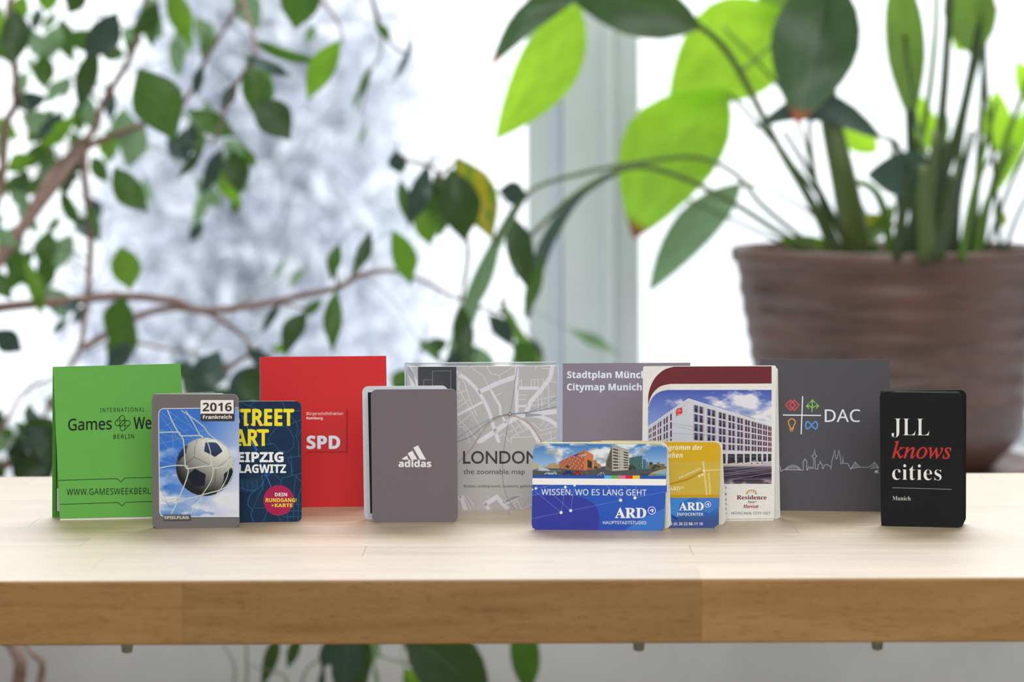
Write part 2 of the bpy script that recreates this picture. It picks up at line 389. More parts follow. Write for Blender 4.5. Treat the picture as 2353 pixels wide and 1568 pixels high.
for x, y in ((292, 1497), (1468, 1492), (2016, 1490)):
    c = at(x, y, 1.362); V, Fc = lathe([(.0, -TH - .009), (.003, -TH - .008), (.0035, -TH - .003), (.0028, -TH + .0005)], 12, c.x, c.y); mesh('screw', V, Fc, M_metal, table, True)
for sx in (-1, 1):
    for yy in (YF + .03, YB - .09): box('leg', (sx * .93 - .03, sx * .93 + .03, yy, yy + .06, FL, -TH), M_wood, table, b=.004)

# ------------------------------------------------------------------ folded city maps and cards on the table
Z1, Z2, Z3, Z4 = (100, 800, 3.563), (340, 880, 4.479), (580, 800, 3.734), (820, 810, 3.824)
Z5, Z6, Z7, Z8 = (1210, 1000, 5.006), (1280, 810, 3.919), (1730, 810, 3.733), (1470, 830, 5.6)
CARDS = []
def card(name, label, quad, group='folded pocket maps standing on the table', cat='folded map', lean=.05):
    pn = Panel(quad, lean); g = (ground(*quad[3]) + ground(*quad[2])) / 2
    t = thing(name, label, cat, (g.x, g.y, 0), group); return t, pn
WHITE = '#efede9'

# --- green tent map
q = [(121.9, 843.5), (414.3, 835.9), (437, 1186), (137.3, 1192.5)]
t, pn = card('folded_map', 'bright green folded map with black lettering, leftmost, standing like a tent', q, lean=.075)
pn = Panel([0, 0, (436.5, 1190.5), (137.5, 1196.5)], .075)
M_green = card_mat('green_card', '#62a848'); M_green_in = card_mat('green_inside', '#4a8a2c')
sheet('front_panel', pn, q, .0005, [M_green, M_paper], t)
q2 = [(123, 846), (413, 840), (434, 1188.5), (137.5, 1196)]
sheet('paper_stack', pn, [(123.5, 852), (413, 848), (436, 1190), (137.9, 1196.3)], .0011, [M_paper], t, off=-.0006)
qr = [(121, 844), (413, 837), (428, 1180), (119.8, 1188.7)]
pr = Panel(qr, .0); sheet('rear_panel', pr, qr, .0009, [M_green_in, M_paper], t)
p = Print(pr, t, Z1, base=.0002); p.rect(102, 640, 108, 1340, '#121512'); p.rect(104, 1338, 230, 1342, '#121512'); p.rect(109, 1150, 150, 1338, '#c9ccd0'); p.build('inner_map_print')
p = Print(pn, t, Z1, clip=q)
K = '#141a12'
p.text('INTERNATIONAL', 463, 828, 527, 492, K, 's', off=.008, space=1.35, sl=-.018)
p.text('Games', 203, 558, 676, 583, K, 's', off=.016, sl=-.03)
p.text('Week', 738, 882, 663, 568, K, 's', ref='We', off=.016, sl=-.02)
p.text('BERLIN', 573, 740, 744, 710, K, 's', off=.008, space=1.3, sl=-.02)
p.text('WWW.GAMESWEEKBERLIN', 190, 878, 1206, 1155, K, 's', ref='WWW.GAMESWEEKBERL', sl=-.014, space=1.06)
p.build('lettering')
p = Print(pn, t, Z1, clip=q)
p.line([(120, 1085), (600, 1070), (635, 1098), (665, 1066), (1180, 1052)], 5, K); p.line([(132, 1282), (610, 1266), (643, 1294), (672, 1264), (1190, 1250)], 5, K); p.build('printed_line'); p = Print(pn, t, Z1, clip=q)
def capsule(cx, cy, a, b, ang):
    P_ = []
    for sgn in (1, -1):
        for k in range(9):
            w = -math.pi / 2 + math.pi * k / 8; P_.append((sgn * (a - b) + sgn * b * math.cos(w), sgn * b * math.sin(w)))
    P_.append(P_[0]); c_, s_ = math.cos(ang), math.sin(ang); return [(cx + x * c_ - y * s_, cy + x * s_ + y * c_) for x, y in P_]
p.up()
def capsule2(a, b, r):
    an = math.atan2(b[1] - a[1], b[0] - a[0]); P_ = [(b[0] + r * math.cos(an - math.pi / 2 + math.pi * k / 8), b[1] + r * math.sin(an - math.pi / 2 + math.pi * k / 8)) for k in range(9)]
    P_ += [(a[0] + r * math.cos(an + math.pi / 2 + math.pi * k / 8), a[1] + r * math.sin(an + math.pi / 2 + math.pi * k / 8)) for k in range(9)]; return P_ + [P_[0]]
E4 = [(644.8, 574), (604.8, 616.6), (688.5, 615.3), (647.4, 658)]
for a_, b_ in ((0, 1), (2, 3), (0, 3), (1, 2)): p.line(capsule2(E4[a_], E4[b_], 20.6), 5, K)
p.build('printed_emblem')

# --- red tent map
q = [(597.4, 820.6), (887.4, 818.2), (893.5, 1163.8), (604, 1167.6)]
t, pn = card('folded_map', 'plain red folded map with small white lettering, standing in the back row', q, lean=.05)
M_red = card_mat('red_card', '#d02a2c'); M_lilac = card_mat('lilac_inside', '#8f8698')
sheet('front_panel', pn, q, .0007, [M_red, M_red], t)
qr = [(596.4, 821.5), (887, 819), (886, 1156), (594.5, 1160)]
sheet('rear_panel', Panel(qr, 0), qr, .0012, [M_lilac, M_red], t)
p = Print(pn, t, Z3, clip=q)
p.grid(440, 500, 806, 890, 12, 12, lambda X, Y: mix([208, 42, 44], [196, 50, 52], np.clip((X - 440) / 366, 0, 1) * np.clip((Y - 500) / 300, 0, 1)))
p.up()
for k in range(6):  # shadow along the square's right and lower edges, painted in darker reds
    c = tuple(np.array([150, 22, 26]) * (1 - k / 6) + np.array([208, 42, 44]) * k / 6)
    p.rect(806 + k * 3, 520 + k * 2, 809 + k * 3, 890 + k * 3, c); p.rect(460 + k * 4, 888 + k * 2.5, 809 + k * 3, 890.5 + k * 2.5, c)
p.build('shadow_painted_square')
p = Print(pn, t, Z3, clip=q); p.layer = 3
p.text('Bürgerschaftsfraktion', 464, 777, 575, 551, '#f0dcd8', 's', off=.004); p.text('Hamburg', 464, 602, 613, 591, '#f3ece9', 'sb'); p.text('SPD', 467, 750, 864, 756, '#dfe8f0', 'sb', off=.022)
p.build('lettering')

# --- London map in a clear sleeve
q = [(936.4, 842.7), (1279.2, 840.9), (1281, 1171.5), (939.5, 1174)]
t, pn = card('sleeved_map', 'grey folded street map in a clear plastic sleeve with black lettering', q, cat='folded map', lean=.03)
M_grey = card_mat('grey_map_card', '#cbc7c1'); M_silver = '#f0edef'
sheet('map_card', pn, q, .0035, [M_grey, M_paper], t)
M_sleeve = bpy.data.materials.new('clear_plastic'); M_sleeve.use_nodes = True; M_sleeve.node_tree.nodes.clear(); glassify(M_sleeve, tint=(.99, .99, 1, 1), rough=.2)
M_weld = mat('welded_plastic_edge', lc('#cfd3da'), .25, Alpha=.75, Specular_IOR_Level=.8); bump(M_weld, noise(M_weld, 700, detail=3), .8, .0008)
sq = [(930.4, 834.8), (1283, 832.5), (1284.5, 1173.2), (934.5, 1175.8)]
sheet('sleeve', pn, rrect(sq, 8, 4, (0, 1, 0, 0)), .0002, [M_sleeve], t, off=.0005)
def strip(pn, a, b, r, name, m, parent, off=0):
    pa, pb = pn.pt(*a, off), pn.pt(*b, off); V, Fc = tube([pa, (pa * 2 + pb) / 3, (pa + pb * 2) / 3, pb], r, 6); return mesh(name, V, Fc, m, parent, True)
for a, b, r in (((931, 835.5), (1279, 833.2), .0005), ((933, 839.5), (1280, 837.5), .0003), ((931, 836), (934.8, 1175), .0006), ((935, 840), (938, 1172), .0003), ((1282.5, 838), (1283.8, 1173), .0004), ((935, 1174.5), (1284, 1172.2), .0003)):
    strip(pn, a, b, r, 'welded_seam', M_weld, t, .0003)
ci = [(937, 843.4), (1278.6, 841.5), (1280.4, 1171), (940, 1173.4)]
p = Print(pn, t, Z4, clip=ci)
wide = [([(430, 60), (480, 200), (500, 300)], 45), ([(440, 130), (540, 300), (600, 420)], 40), ([(870, 175), (960, 230), (1040, 310), (1085, 370), (1130, 450), (1170, 540), (1190, 620), (1215, 690), (1250, 795)], 30),
        ([(1070, 352), (1230, 275), (1395, 215)], 40), ([(1405, 110), (1405, 545)], 32), ([(1175, 330), (1215, 400), (1258, 470), (1262, 540), (1310, 620)], 22),
        ([(885, 552), (1112, 432)], 22), ([(1410, 315), (1600, 315)], 30), ([(1722, 110), (1700, 220), (1620, 330), (1530, 430), (1480, 545)], 38),
        ([(1060, 797), (1200, 705), (1350, 600), (1450, 555), (1770, 518)], 42), ([(1420, 472), (1500, 472)], 20), ([(1480, 552), (1600, 560), (1700, 600), (1770, 650)], 36),
        ([(1440, 590), (1540, 680), (1600, 795)], 36), ([(885, 205), (905, 185)], 30)]
for pts, w in wide: p.line(pts, w, M_silver)
p.up()
thin = [[(1000, 128), (1110, 210), (1175, 335)], [(1140, 120), (1180, 190), (1250, 203), (1330, 160), (1380, 120)], [(1250, 200), (1262, 270)], [(1215, 385), (1275, 355)], [(1425, 250), (1447, 250), (1447, 300)],
        [(1530, 300), (1535, 240), (1640, 240), (1640, 330)], [(1420, 375), (1485, 375)], [(1420, 415), (1485, 415)], [(1690, 260), (1760, 262)], [(1680, 250), (1690, 525)], [(1622, 340), (1628, 530)],
        [(1560, 425), (1760, 380)], [(1540, 468), (1760, 435)], [(1590, 380), (1595, 540)], [(890, 200), (940, 255), (1000, 440), (1055, 560)], [(885, 300), (980, 480), (1110, 705)], [(885, 490), (990, 412)],
        [(885, 640), (985, 560), (1060, 500)], [(890, 440), (930, 410)], [(885, 575), (1050, 760)], [(900, 250), (888, 330)], [(890, 360), (965, 330)], [(1350, 620), (1425, 740)], [(1385, 600), (1475, 700)], [(1335, 705), (1480, 615)],
        [(1360, 745), (1530, 650)], [(1420, 580), (1500, 690)], [(1540, 620), (1620, 690), (1760, 650)], [(1600, 730), (1760, 690)], [(1640, 790), (1760, 745)], [(1610, 650), (1650, 600)], [(1650, 670), (1690, 620)],
        [(1215, 760), (1290, 715), (1340, 790)], [(1360, 795), (1355, 752), (1550, 742)], [(1570, 150), (1575, 120)], [(1620, 140), (1700, 145)], [(890, 655), (930, 655), (960, 690), (990, 795)], [(1560, 245), (1560, 300)], [(1590, 240), (1590, 300)], [(1700, 690), (1710, 790)]]
for pts in thin: p.line(pts, 6, M_silver)
p.rect(885, 800, 1800, 1258, '#cbc7c1'); p.up()
for pts, w in (([(885, 1290), (915, 1262)], 22), ([(915, 1262), (960, 1400)], 38), ([(1115, 1345), (1230, 1272), (1330, 1380)], 40), ([(1125, 1325), (1170, 1400)], 30), ([(1285, 1318), (1440, 1258)], 26), ([(970, 1260), (1032, 1355)], 6),
               ([(940, 1262), (1005, 1385)], 6), ([(1380, 1330), (1412, 1400)], 7), ([(1380, 1330), (1412, 1305), (1445, 1380), (1540, 1335)], 6), ([(1150, 1262), (1165, 1285)], 6)): p.line(pts, w, M_silver)
p.poly([(1300, 1290), (1450, 1250), (1420, 1285), (1310, 1340)], M_silver)
p.up(); p.line([(885, 750), (1040, 655), (1180, 585), (1340, 540), (1500, 525), (1650, 470), (1765, 385)], 4.5, '#7f9fc0', True)
p.line([(885, 788), (1000, 740), (1100, 660), (1220, 572), (1345, 546), (1500, 532), (1765, 478)], 4, '#5b5858', True)
p.up(); p.line([(885, 975), (1000, 850), (1100, 695), (1200, 595), (1345, 552), (1480, 600), (1560, 680), (1632, 800)], 6, '#b795a0', True)
p.line([(885, 983), (1005, 856), (1106, 700), (1206, 600), (1345, 559), (1476, 606), (1556, 687), (1626, 802)], 4, '#cdb06c', True)
p.up(); p.line([(1412, 110), (1370, 400), (1345, 543), (1300, 800), (1280, 1000), (1290, 1180), (1340, 1310), (1410, 1400)], 4, '#77829f', True)
p.up(); p.disc(1345, 543, 16, '#4b4a50'); p.up(); p.disc(1345, 543, 11, '#c9c5c6')
p.build('street_map_print')
p = Print(pn, t, Z4, clip=ci); p.layer = 1; p.rect(537, 127, 875, 420, '#37383d'); p.up()
for pts in ([(665, 165), (825, 163), (825, 400)], [(665, 165), (665, 400)], [(587, 243), (665, 243)], [(587, 243), (587, 400)]): p.line(pts, 3, '#a9a9ac')
p.build('printed_dark_panel')
p = Print(pn, t, Z4, clip=ci); p.layer = 7; K = '#26221f'
p.text('LONDON', 935, 1475, 978, 870, K, '', ref='LONDO', off=.014); p.text('the zoomable map', 937, 1478, 1070, 1026, '#3a3734', ''); p.text('Streets, underground, museums, galleries', 937, 1541, 1187, 1164, '#3a3734', '', ref='Streets, underground, museums, gallerie')
p.build('lettering')

# --- Munich city map (back row, purple grey)
q = [(1293.3, 835.5), (1586.5, 833.6), (1589, 1168.5), (1291.8, 1171)]
t, pn = card('folded_map', 'purple-grey folded map with two lines of bold white lettering at its top', q, lean=.04)
M_purple = card_mat('purple_grey_card', '#867c87'); sheet('front_panel', pn, q, .0006, [M_purple, M_purple], t)
qr = [(1294, 836.5), (1586, 834.5), (1590, 1163), (1293, 1166)]; sheet('rear_panel', Panel(qr, 0), qr, .0008, [M_purple, M_paper], t)
p = Print(pn, t, Z6, clip=q)
p.text('Stadtplan München', 91, 750, 232, 172, '#e6e8f0', 'sb', ref='Stadtplan Münc', off=.010); p.text('Citymap Munich', 90, 762, 342, 283, '#e6e8f0', 'sb', off=.010); p.build('lettering')

# --- hotel map
q = [(1477.8, 842.2), (1783.2, 840.2), (1779, 1191.8), (1474, 1196)]
t, pn = card('folded_map', 'white folded map with a maroon band and a photo of a white hotel', q, lean=.04)
M_cream = card_mat('worn_white_card', '#e4e1dc', .55, .05)
pn = Panel([0, 0, (1778, 1197.5), (1476, 1200.5)], .04); sheet('front_panel', pn, rrect(q, 4, 3), .0006, [M_cream, M_paper], t)
for k, (dx, dy, yb) in enumerate(((2.2, 2.5, 1194.5), (4.0, 4.5, 1192.0))):
    qq = [(1481, 846 + dy), (1783.2 + dx, 842 + dy), (1780 + dx * 3.2, yb - 1.5), (1478, yb + 2)]
    sheet('rear_panel' if k else 'paper_stack', Panel(qq, .03), rrect(qq, 3, 2), .0009, [M_cream, M_paper], t)
sheet('folded_sheet', pn, [(1481, 846), (1781, 843), (1777.5, 1197), (1478, 1200)], .0005, [M_cream, M_paper], t, off=-.0008)
clip = rrect([(1490, 842.6), (1773, 841.8), (1773, 1193), (1490, 1196)], 0)
p = Print(pn, t, Z8)
arc = [(108, 570), (112, 430), (150, 300), (220, 190), (320, 110), (440, 72)]; arc2 = [(108, 575), (135, 480), (185, 395), (270, 325), (390, 295)]
A1 = [tuple(v) for v in spline(arc, 5)]; A2 = [tuple(v) for v in spline(arc2, 5)]
p.poly(A1 + [(1697, 68), (1697, 290)] + A2[::-1], '#6c2a31'); p.build('maroon_band')
p = Print(pn, t, Z8); top = [tuple(v) for v in spline([(106, 700), (112, 590), (160, 475), (250, 400), (370, 370)], 6)]
tx, ty = [a[0] for a in top], [a[1] for a in top]
def inphoto(x, y):
    if x < 108: return False
    return y > (np.interp(x, tx, ty) - 22 if x < 370 else 370)
def sky(X, Y):
    b = mix([72, 92, 172], [140, 160, 212], (Y - 370) / 480.0); c = fbm(X / 230, Y / 130, 3, 5)
    m_ = np.clip((X - 850) / 500, 0, 1) * .20 + np.exp(-((X - 1080) / 130) ** 2 - ((Y - 590) / 60) ** 2) * .32 + np.exp(-((X - 1450) / 260) ** 2 - ((Y - 500) / 130) ** 2) * .14
    return mix(b, [226, 222, 226], (c + m_ - .62) * 4.5)
p.grid(106, 345, 1697, 1581, 300, 226, sky, inphoto); p.up()
corner = [a for a in A2 if a[0] > 109] + [(400, 370)] + top[::-1] + [(106, 640)]
p.poly(corner, (222, 219, 212)); p.up()
rf = [(625, 483), (1697, 825), (1697, 1300), (625, 1400)]; p.poly(rf, '#cfcdd1')
p.poly([(1270, 685), (1300, 678), (1490, 740), (1490, 760), (1270, 692)], '#a8a29c')
lf = [(108, 845), (625, 483), (625, 1400), (108, 1250)]; p.poly(lf, '#c3c6ce'); p.up()
p.poly([(415, 630), (625, 483), (625, 1400), (415, 1350)], '#c9ccd3'); p.line([(625, 483), (1697, 825)], 6, '#e6e4e4'); p.line([(108, 845), (625, 483)], 6, '#dcdfe4')
p.line([(110, 905), (625, 535)], 2.5, '#8d8d95'); p.line([(625, 535), (1697, 848)], 2, '#a5a4a8'); p.line([(625, 632), (545, 665), (415, 757)], 2, '#8d8d95')
cols = [(705, 745), (772, 808), (875, 908), (932, 965), (1022, 1052), (1070, 1100), (1145, 1172), (1193, 1218), (1258, 1283), (1300, 1322), (1357, 1380), (1393, 1412), (1443, 1465), (1477, 1495), (1520, 1540), (1550, 1567), (1590, 1607), (1618, 1634), (1655, 1670), (1680, 1692)]
rws = [(567, 848, 655, 900), (683, 915, 778, 965), (808, 982, 900, 1030), (925, 1050, 1015, 1097), (1042, 1118, 1130, 1165)]
Yr = lambda a, b, x: a + (b - a) * (x - 705) / (1680 - 705)
p.up()
for k in range(0, 20, 2):
    a, b = cols[k][0], cols[k + 1][1]
    for r in rws: p.poly([(a - 18 * (1 - k / 30), Yr(r[0], r[1], a) - 5), (b + 22 * (1 - k / 26), Yr(r[0], r[1], b) - 5), (b + 22 * (1 - k / 26), Yr(r[2], r[3], b) + 5), (a - 18 * (1 - k / 30), Yr(r[2], r[3], a) + 5)], '#a6a8b2')
p.up()
for k, (a, b) in enumerate(cols):
    for r in rws:
        p.poly([(a, Yr(r[0], r[1], a)), (b, Yr(r[0], r[1], b)), (b, Yr(r[2], r[3], b)), (a, Yr(r[2], r[3], a))], '#252c40')
        p.up(); p.poly([(b - 3, Yr(r[0], r[1], b)), (b + 3, Yr(r[0], r[1], b)), (b + 3, Yr(r[2], r[3], b)), (b - 3, Yr(r[2], r[3], b))], '#b23c3a')
        p.poly([(a + 5, Yr(r[0], r[1], a) + 8), (b - 9, Yr(r[0], r[1], b) + 8), (b - 9, Yr(r[0], r[1], b) + 40), (a + 5, Yr(r[0], r[1], a) + 40)], '#3b5182'); p.layer -= 1
lcs = [(118, 130), (138, 150), (170, 185), (192, 207), (232, 246), (258, 276), (308, 326), (340, 360), (392, 412)]
for a, b in lcs:
    for k in range(5):
        yt = lambda x: 882 - (x - 118) * .70 + k * (70 + (x - 118) * .128); hh = lambda x: 46 + (x - 118) * .13
        p.poly([(a, yt(a)), (b, yt(b)), (b, yt(b) + hh(b)), (a, yt(a) + hh(a))], '#2b2a3a'); p.up(); p.poly([(a + 3, yt(a) + 6), (a + 8, yt(a) + 2), (a + 8, yt(a) + hh(a)), (a + 3, yt(a) + hh(a))], '#a0404a'); p.layer -= 1
p.up()
for a, b in [(1060, 1105), (1135, 1225), (1250, 1330), (1350, 1415), (1437, 1500), (1517, 1565), (1590, 1630), (1650, 1694)]:
    p.poly([(a, 1196), (b, 1198), (b, 1318 - (b - 1060) * .05), (a, 1325 - (a - 1060) * .05)], '#2d2b30'); p.up(); p.poly([(a + 8, 1215), (b - 8, 1215), (b - 8, 1240), (a + 8, 1240)], '#4a4c58'); p.layer -= 1
p.poly([(465, 650), (480, 612), (545, 598), (551, 650), (540, 682), (468, 707)], '#d2342f'); p.up()
p.line([(480, 655), (535, 635)], 6, '#f0d8d0'); p.line([(485, 690), (520, 675)], 5, '#f0d8d0'); p.line([(490, 635), (502, 622), (515, 628)], 4, '#f0d8d0')
def road(X, Y):
    n = fbm(X / 260, Y / 14, 9, 4); b = mix([196, 182, 178], [78, 68, 84], np.clip((Y - 1345) / 25, 0, 1)); b = mix(b, [34, 28, 40], np.clip((n - .52) * 6, 0, 1) * np.clip((Y - 1370) / 40, 0, 1))
    s_ = fbm(X / 90, Y / 30, 21, 4); return mix(b, [180, 160, 158], np.clip((s_ - .5) * 6, 0, 1) * np.clip((Y - 1500) / 50, 0, 1))
p.grid(108, 1322, 1697, 1581, 120, 60, road); p.up()
for a, b in (((1085, 1455), (1697, 1352)), ((1085, 1480), (1697, 1375)), ((1085, 1400), (1697, 1338)), ((1085, 1540), (1697, 1440))): p.line([a, b], 4, '#a79aa6')
p.up()
p.poly([(1415, 1318), (1420, 1296), (1450, 1292), (1470, 1276), (1505, 1275), (1535, 1296), (1537, 1316)], '#c9c4c4'); p.up(); p.poly([(1452, 1293), (1472, 1280), (1502, 1279), (1520, 1294)], '#4a4850'); p.disc(1440, 1318, 8, '#26242a', 12); p.disc(1515, 1315, 8, '#26242a', 12)
for x in (1135, 1225, 1260, 1328, 1575): p.line([(x, 1325), (x, 1275)], 8, '#5a4038'); p.disc(x, 1268, 4, '#b08a74', 8)
p.up()
for a, b in (((110, 735), (1090, 1010)), ((415, 930), (1000, 960)), ((415, 795), (1400, 1000))): p.line([a, b], 2, '#82838f')
p.build('printed_photo')
p = Print(pn, t, Z6); MR = '#7a2a35'
for k in range(7):
    w = math.pi * (1.0 - (k + .5) / 7); c0 = (1751, 1280)
    for r0, r1 in ((30, 45),):
        a = .17; p.poly([(c0[0] + 1.15 * r0 * math.cos(w - a), c0[1] - r0 * math.sin(w - a)), (c0[0] + 1.15 * r1 * math.cos(w - a), c0[1] - r1 * math.sin(w - a)), (c0[0] + 1.15 * r1 * math.cos(w + a), c0[1] - r1 * math.sin(w + a)), (c0[0] + 1.15 * r0 * math.cos(w + a), c0[1] - r0 * math.sin(w + a))], '#b8923c')
p.line([(c[0], c[1]) for c in [(1751 + 26 * math.cos(w_), 1280 - 22 * math.sin(w_)) for w_ in np.linspace(.3, 2.84, 9)]], 3, '#b8923c')
p.build('printed_fan_emblem')
p = Print(pn, t, Z6)
p.text('Residence', 1618, 1887, 1325, 1288, MR, 'b', off=.012); p.text('Inn', 1720, 1780, 1358, 1336, MR, 'b'); p.text('®', 1784, 1798, 1352, 1341, MR, ''); p.text('Marriott', 1675, 1815, 1402, 1372, '#a02a34', 'bi', off=.012)
p.text('MÜNCHEN CITY OST', 1572, 1922, 1460, 1439, '#4e5058', 's', space=1.12, off=.005)
for s_, y in (('Te', 1228), ('t', 1286), ('3', 1336), ('n', 1376), ('o', 1420), ('n', 1462)): p.text(s_, 1512, 1527, y, y - 20, '#3c3c44', 'sb' if s_ == 't' else 's')
p.build('lettering')

# --- dark grey map with skyline
q = [(1746.6, 825.3), (2043.6, 826.6), (2053, 1177), (1750, 1173.5)]
t, pn = card('folded_map', 'dark grey folded map with a white skyline drawing, behind the black card', q, lean=.05)
M_dark = card_mat('dark_grey_card', '#4f4d52'); sheet('front_panel', pn, q, .0006, [M_dark, card_mat('pale_card_edge', '#8f8f98')], t)
qr = [(1748, 826.5), (2043.5, 828), (2053.5, 1175.5), (1751, 1171.5)]; sheet('rear_panel', Panel(qr, .03), qr, .0008, [card_mat('black_inside', '#1c1b1e'), M_dark], t)
p = Print(pn, t, Z7, clip=q); WH = '#e8eaf0'
p.line([(427, 377), (414, 703)], 9, WH); p.up(); p.line([(257, 538), (585, 542)], 9, WH); p.build('cross_mark'); p = Print(pn, t, Z7, clip=q)
for cx in (322, 355): p.up(); p.line([(cx, 411), (cx + 42, 454), (cx, 497), (cx - 42, 454), (cx, 411)], 10, '#d84a4e')
p.build('diamond_icon'); p = Print(pn, t, Z7, clip=q)
G = '#7fbf5e'; p.line([(507, 512), (511, 412)], 9, G); p.line([(488, 434), (511, 408), (534, 434)], 9, G); p.up()
p.line([(508, 492), (505, 474), (490, 462), (464, 461)], 9, G); p.line([(508, 492), (514, 474), (530, 462), (558, 461)], 9, G); p.up(); p.line([(480, 438), (460, 461), (480, 484)], 9, G); p.line([(542, 438), (563, 461), (542, 484)], 9, G); p.build('arrow_icon'); p = Print(pn, t, Z7, clip=q)
O = '#eaa238'; p.line([(320, 650), (318, 632), (305, 612), (306, 588), (320, 574), (335, 570), (352, 576), (363, 592), (362, 612), (349, 632), (347, 650), (320, 650)], 8, O); p.line([(314, 664), (350, 660)], 8, O); p.line([(320, 677), (343, 673)], 6, O); p.build('bulb_icon'); p = Print(pn, t, Z7, clip=q)
p.line([(503 + 50 * math.cos(a), 626 + 62 * math.sin(a) * math.cos(a)) for a in np.linspace(0, 2 * math.pi, 41)], 10, '#5d9fe8'); p.build('loop_icon')
p = Print(pn, t, Z7, clip=q); p.text('DAC', 617, 920, 597, 491, WH, 's', off=.004); p.build('lettering')
p = Print(pn, t, Z7, clip=q); S = '#c9ced6'
p.line([(60, 990), (230, 980), (238, 985), (238, 1022), (250, 1020), (255, 1008), (272, 1008), (300, 982), (345, 967), (390, 982), (415, 1012), (432, 1010), (432, 935), (440, 930), (448, 915), (456, 930), (462, 938), (462, 1010), (468, 1012), (478, 978), (488, 1002), (495, 980), (505, 1000), (512, 985), (518, 1000), (522, 910), (503, 890), (522, 880), (529, 828), (535, 880), (550, 890), (532, 908), (535, 1000), (558, 1002), (558, 965), (572, 960), (578, 930), (584, 955), (594, 958), (596, 998), (605, 995), (612, 970), (640, 962), (655, 975), (668, 980), (670, 1012), (678, 930), (690, 890), (700, 835), (712, 905), (718, 915), (725, 900), (738, 835), (748, 890), (755, 958), (768, 955), (772, 890), (778, 952), (815, 955), (824, 975), (840, 1008), (848, 990), (862, 965), (877, 942), (920, 985), (990, 988), (1045, 942), (1072, 980), (1072, 1032)], 3.2, S)
p.line([(272, 1008), (415, 1010)], 3, S); p.line([(285, 1006), (312, 988), (345, 980), (378, 988), (402, 1008)], 3, S)
for k in range(9): x = 294 + k * 12.5; p.line([(x, 1008), (x, 985 + abs(345 - x) * .3)], 2, S)
for cx in (877, 1045):
    for d in (-32, -22, -12, 0, 12, 22, 34): p.line([(cx + d, 990), (cx + d * .9, 946 + abs(d) * 1.1)], 2.4, S)
    p.line([(cx - 40, 998), (cx + 40, 986)], 3, S)
p.rect(1046, 1015, 1068, 1030, S); p.line([(1040, 1035), (1080, 1035)], 3, S); p.build('skyline_drawing')

# --- soccer fixture card
q = [(348.5, 906), (548.7, 906.2), (550.5, 1212.8), (350, 1216)]
t, pn = card('fixture_card', 'grey rounded card with a printed soccer ball in a goal net', q, group='rounded pocket cards on the table', cat='card', lean=.02)
M_cg = card_mat('warm_grey_card', '#6d6867'); oq = rrect(q, 15, 6)
sheet('front_cover', pn, oq, .0006, [M_cg, M_cream], t)
qr = [(352, 906), (501, 901), (503, 1207), (352, 1213.5)]
sheet('rear_cover', Panel(qr, .0), rrect(qr, 13, 5, (0, 1, 1, 0)), .0006, [M_cg, M_cream], t)
qr = [(351, 906.5), (520, 904), (521, 1208), (351, 1214.5)]
sheet('folded_sheet', Panel(qr, .01), rrect(qr, 12, 5, (1, 1, 1, 1)), .0005, [M_cream, M_cream], t)
p = Print(pn, t, Z2, clip=oq)
p.line([(112, 560), (110, 330), (114, 300), (130, 276), (155, 266), (540, 262), (960, 259)], 6, '#e4e2de'); p.line([(112, 555), (120, 1330), (132, 1362), (160, 1378), (960, 1379)], 6, '#e4e2de')
def sky2(X, Y):
    b = mix([52, 110, 196], [196, 200, 220], (X - 250) / 720 + (Y - 900) / 1400); c = fbm(X / 260, Y / 120, 31, 5)
    k = np.clip((Y - 950) / 300, 0, 1) * .30 + np.clip((X - 600) / 300, 0, 1) * .15 - .05; b = mix(b, [216, 218, 226], (c + k - .55) * 3.2); return mix(b, [60, 120, 200], np.clip((Y - 1250) / 100, 0, 1) * (fbm(X / 200, Y / 60, 7, 3) > .5) * .5)
def inph(x, y): return not (x < 150 and y < 310 and (x - 150) ** 2 + (y - 310) ** 2 > 35 ** 2) and not (x < 158 and y > 1340 and (x - 158) ** 2 + (y - 1340) ** 2 > 35 ** 2)
p.up(); p.grid(117, 270, 938, 1376, 150, 190, sky2, inph)
p.up()
for a, b in (((120, 290), (470, 580)), ((120, 330), (360, 640)), ((120, 520), (440, 590)), ((120, 620), (360, 560)), ((120, 560), (300, 800)), ((240, 440), (260, 720)), ((200, 280), (540, 520)), ((120, 720), (300, 722)), ((120, 960), (300, 960)), ((120, 800), (290, 830)), ((300, 340), (170, 450)), ((340, 290), (470, 480)),
             ((130, 1080), (320, 1140)), ((140, 1110), (240, 1340)), ((130, 1260), (420, 1160)), ((220, 1360), (540, 1180)), ((420, 1150), (540, 1240)), ((310, 1350), (560, 1160)), ((130, 1180), (300, 1330)), ((330, 270), (575, 450)), ((575, 450), (700, 600)), ((520, 500), (600, 470)), ((380, 290), (640, 480))): p.line([a, ((a[0] + b[0]) / 2 + 8, (a[1] + b[1]) / 2 + 10), b], 4, '#7f98a8', True)
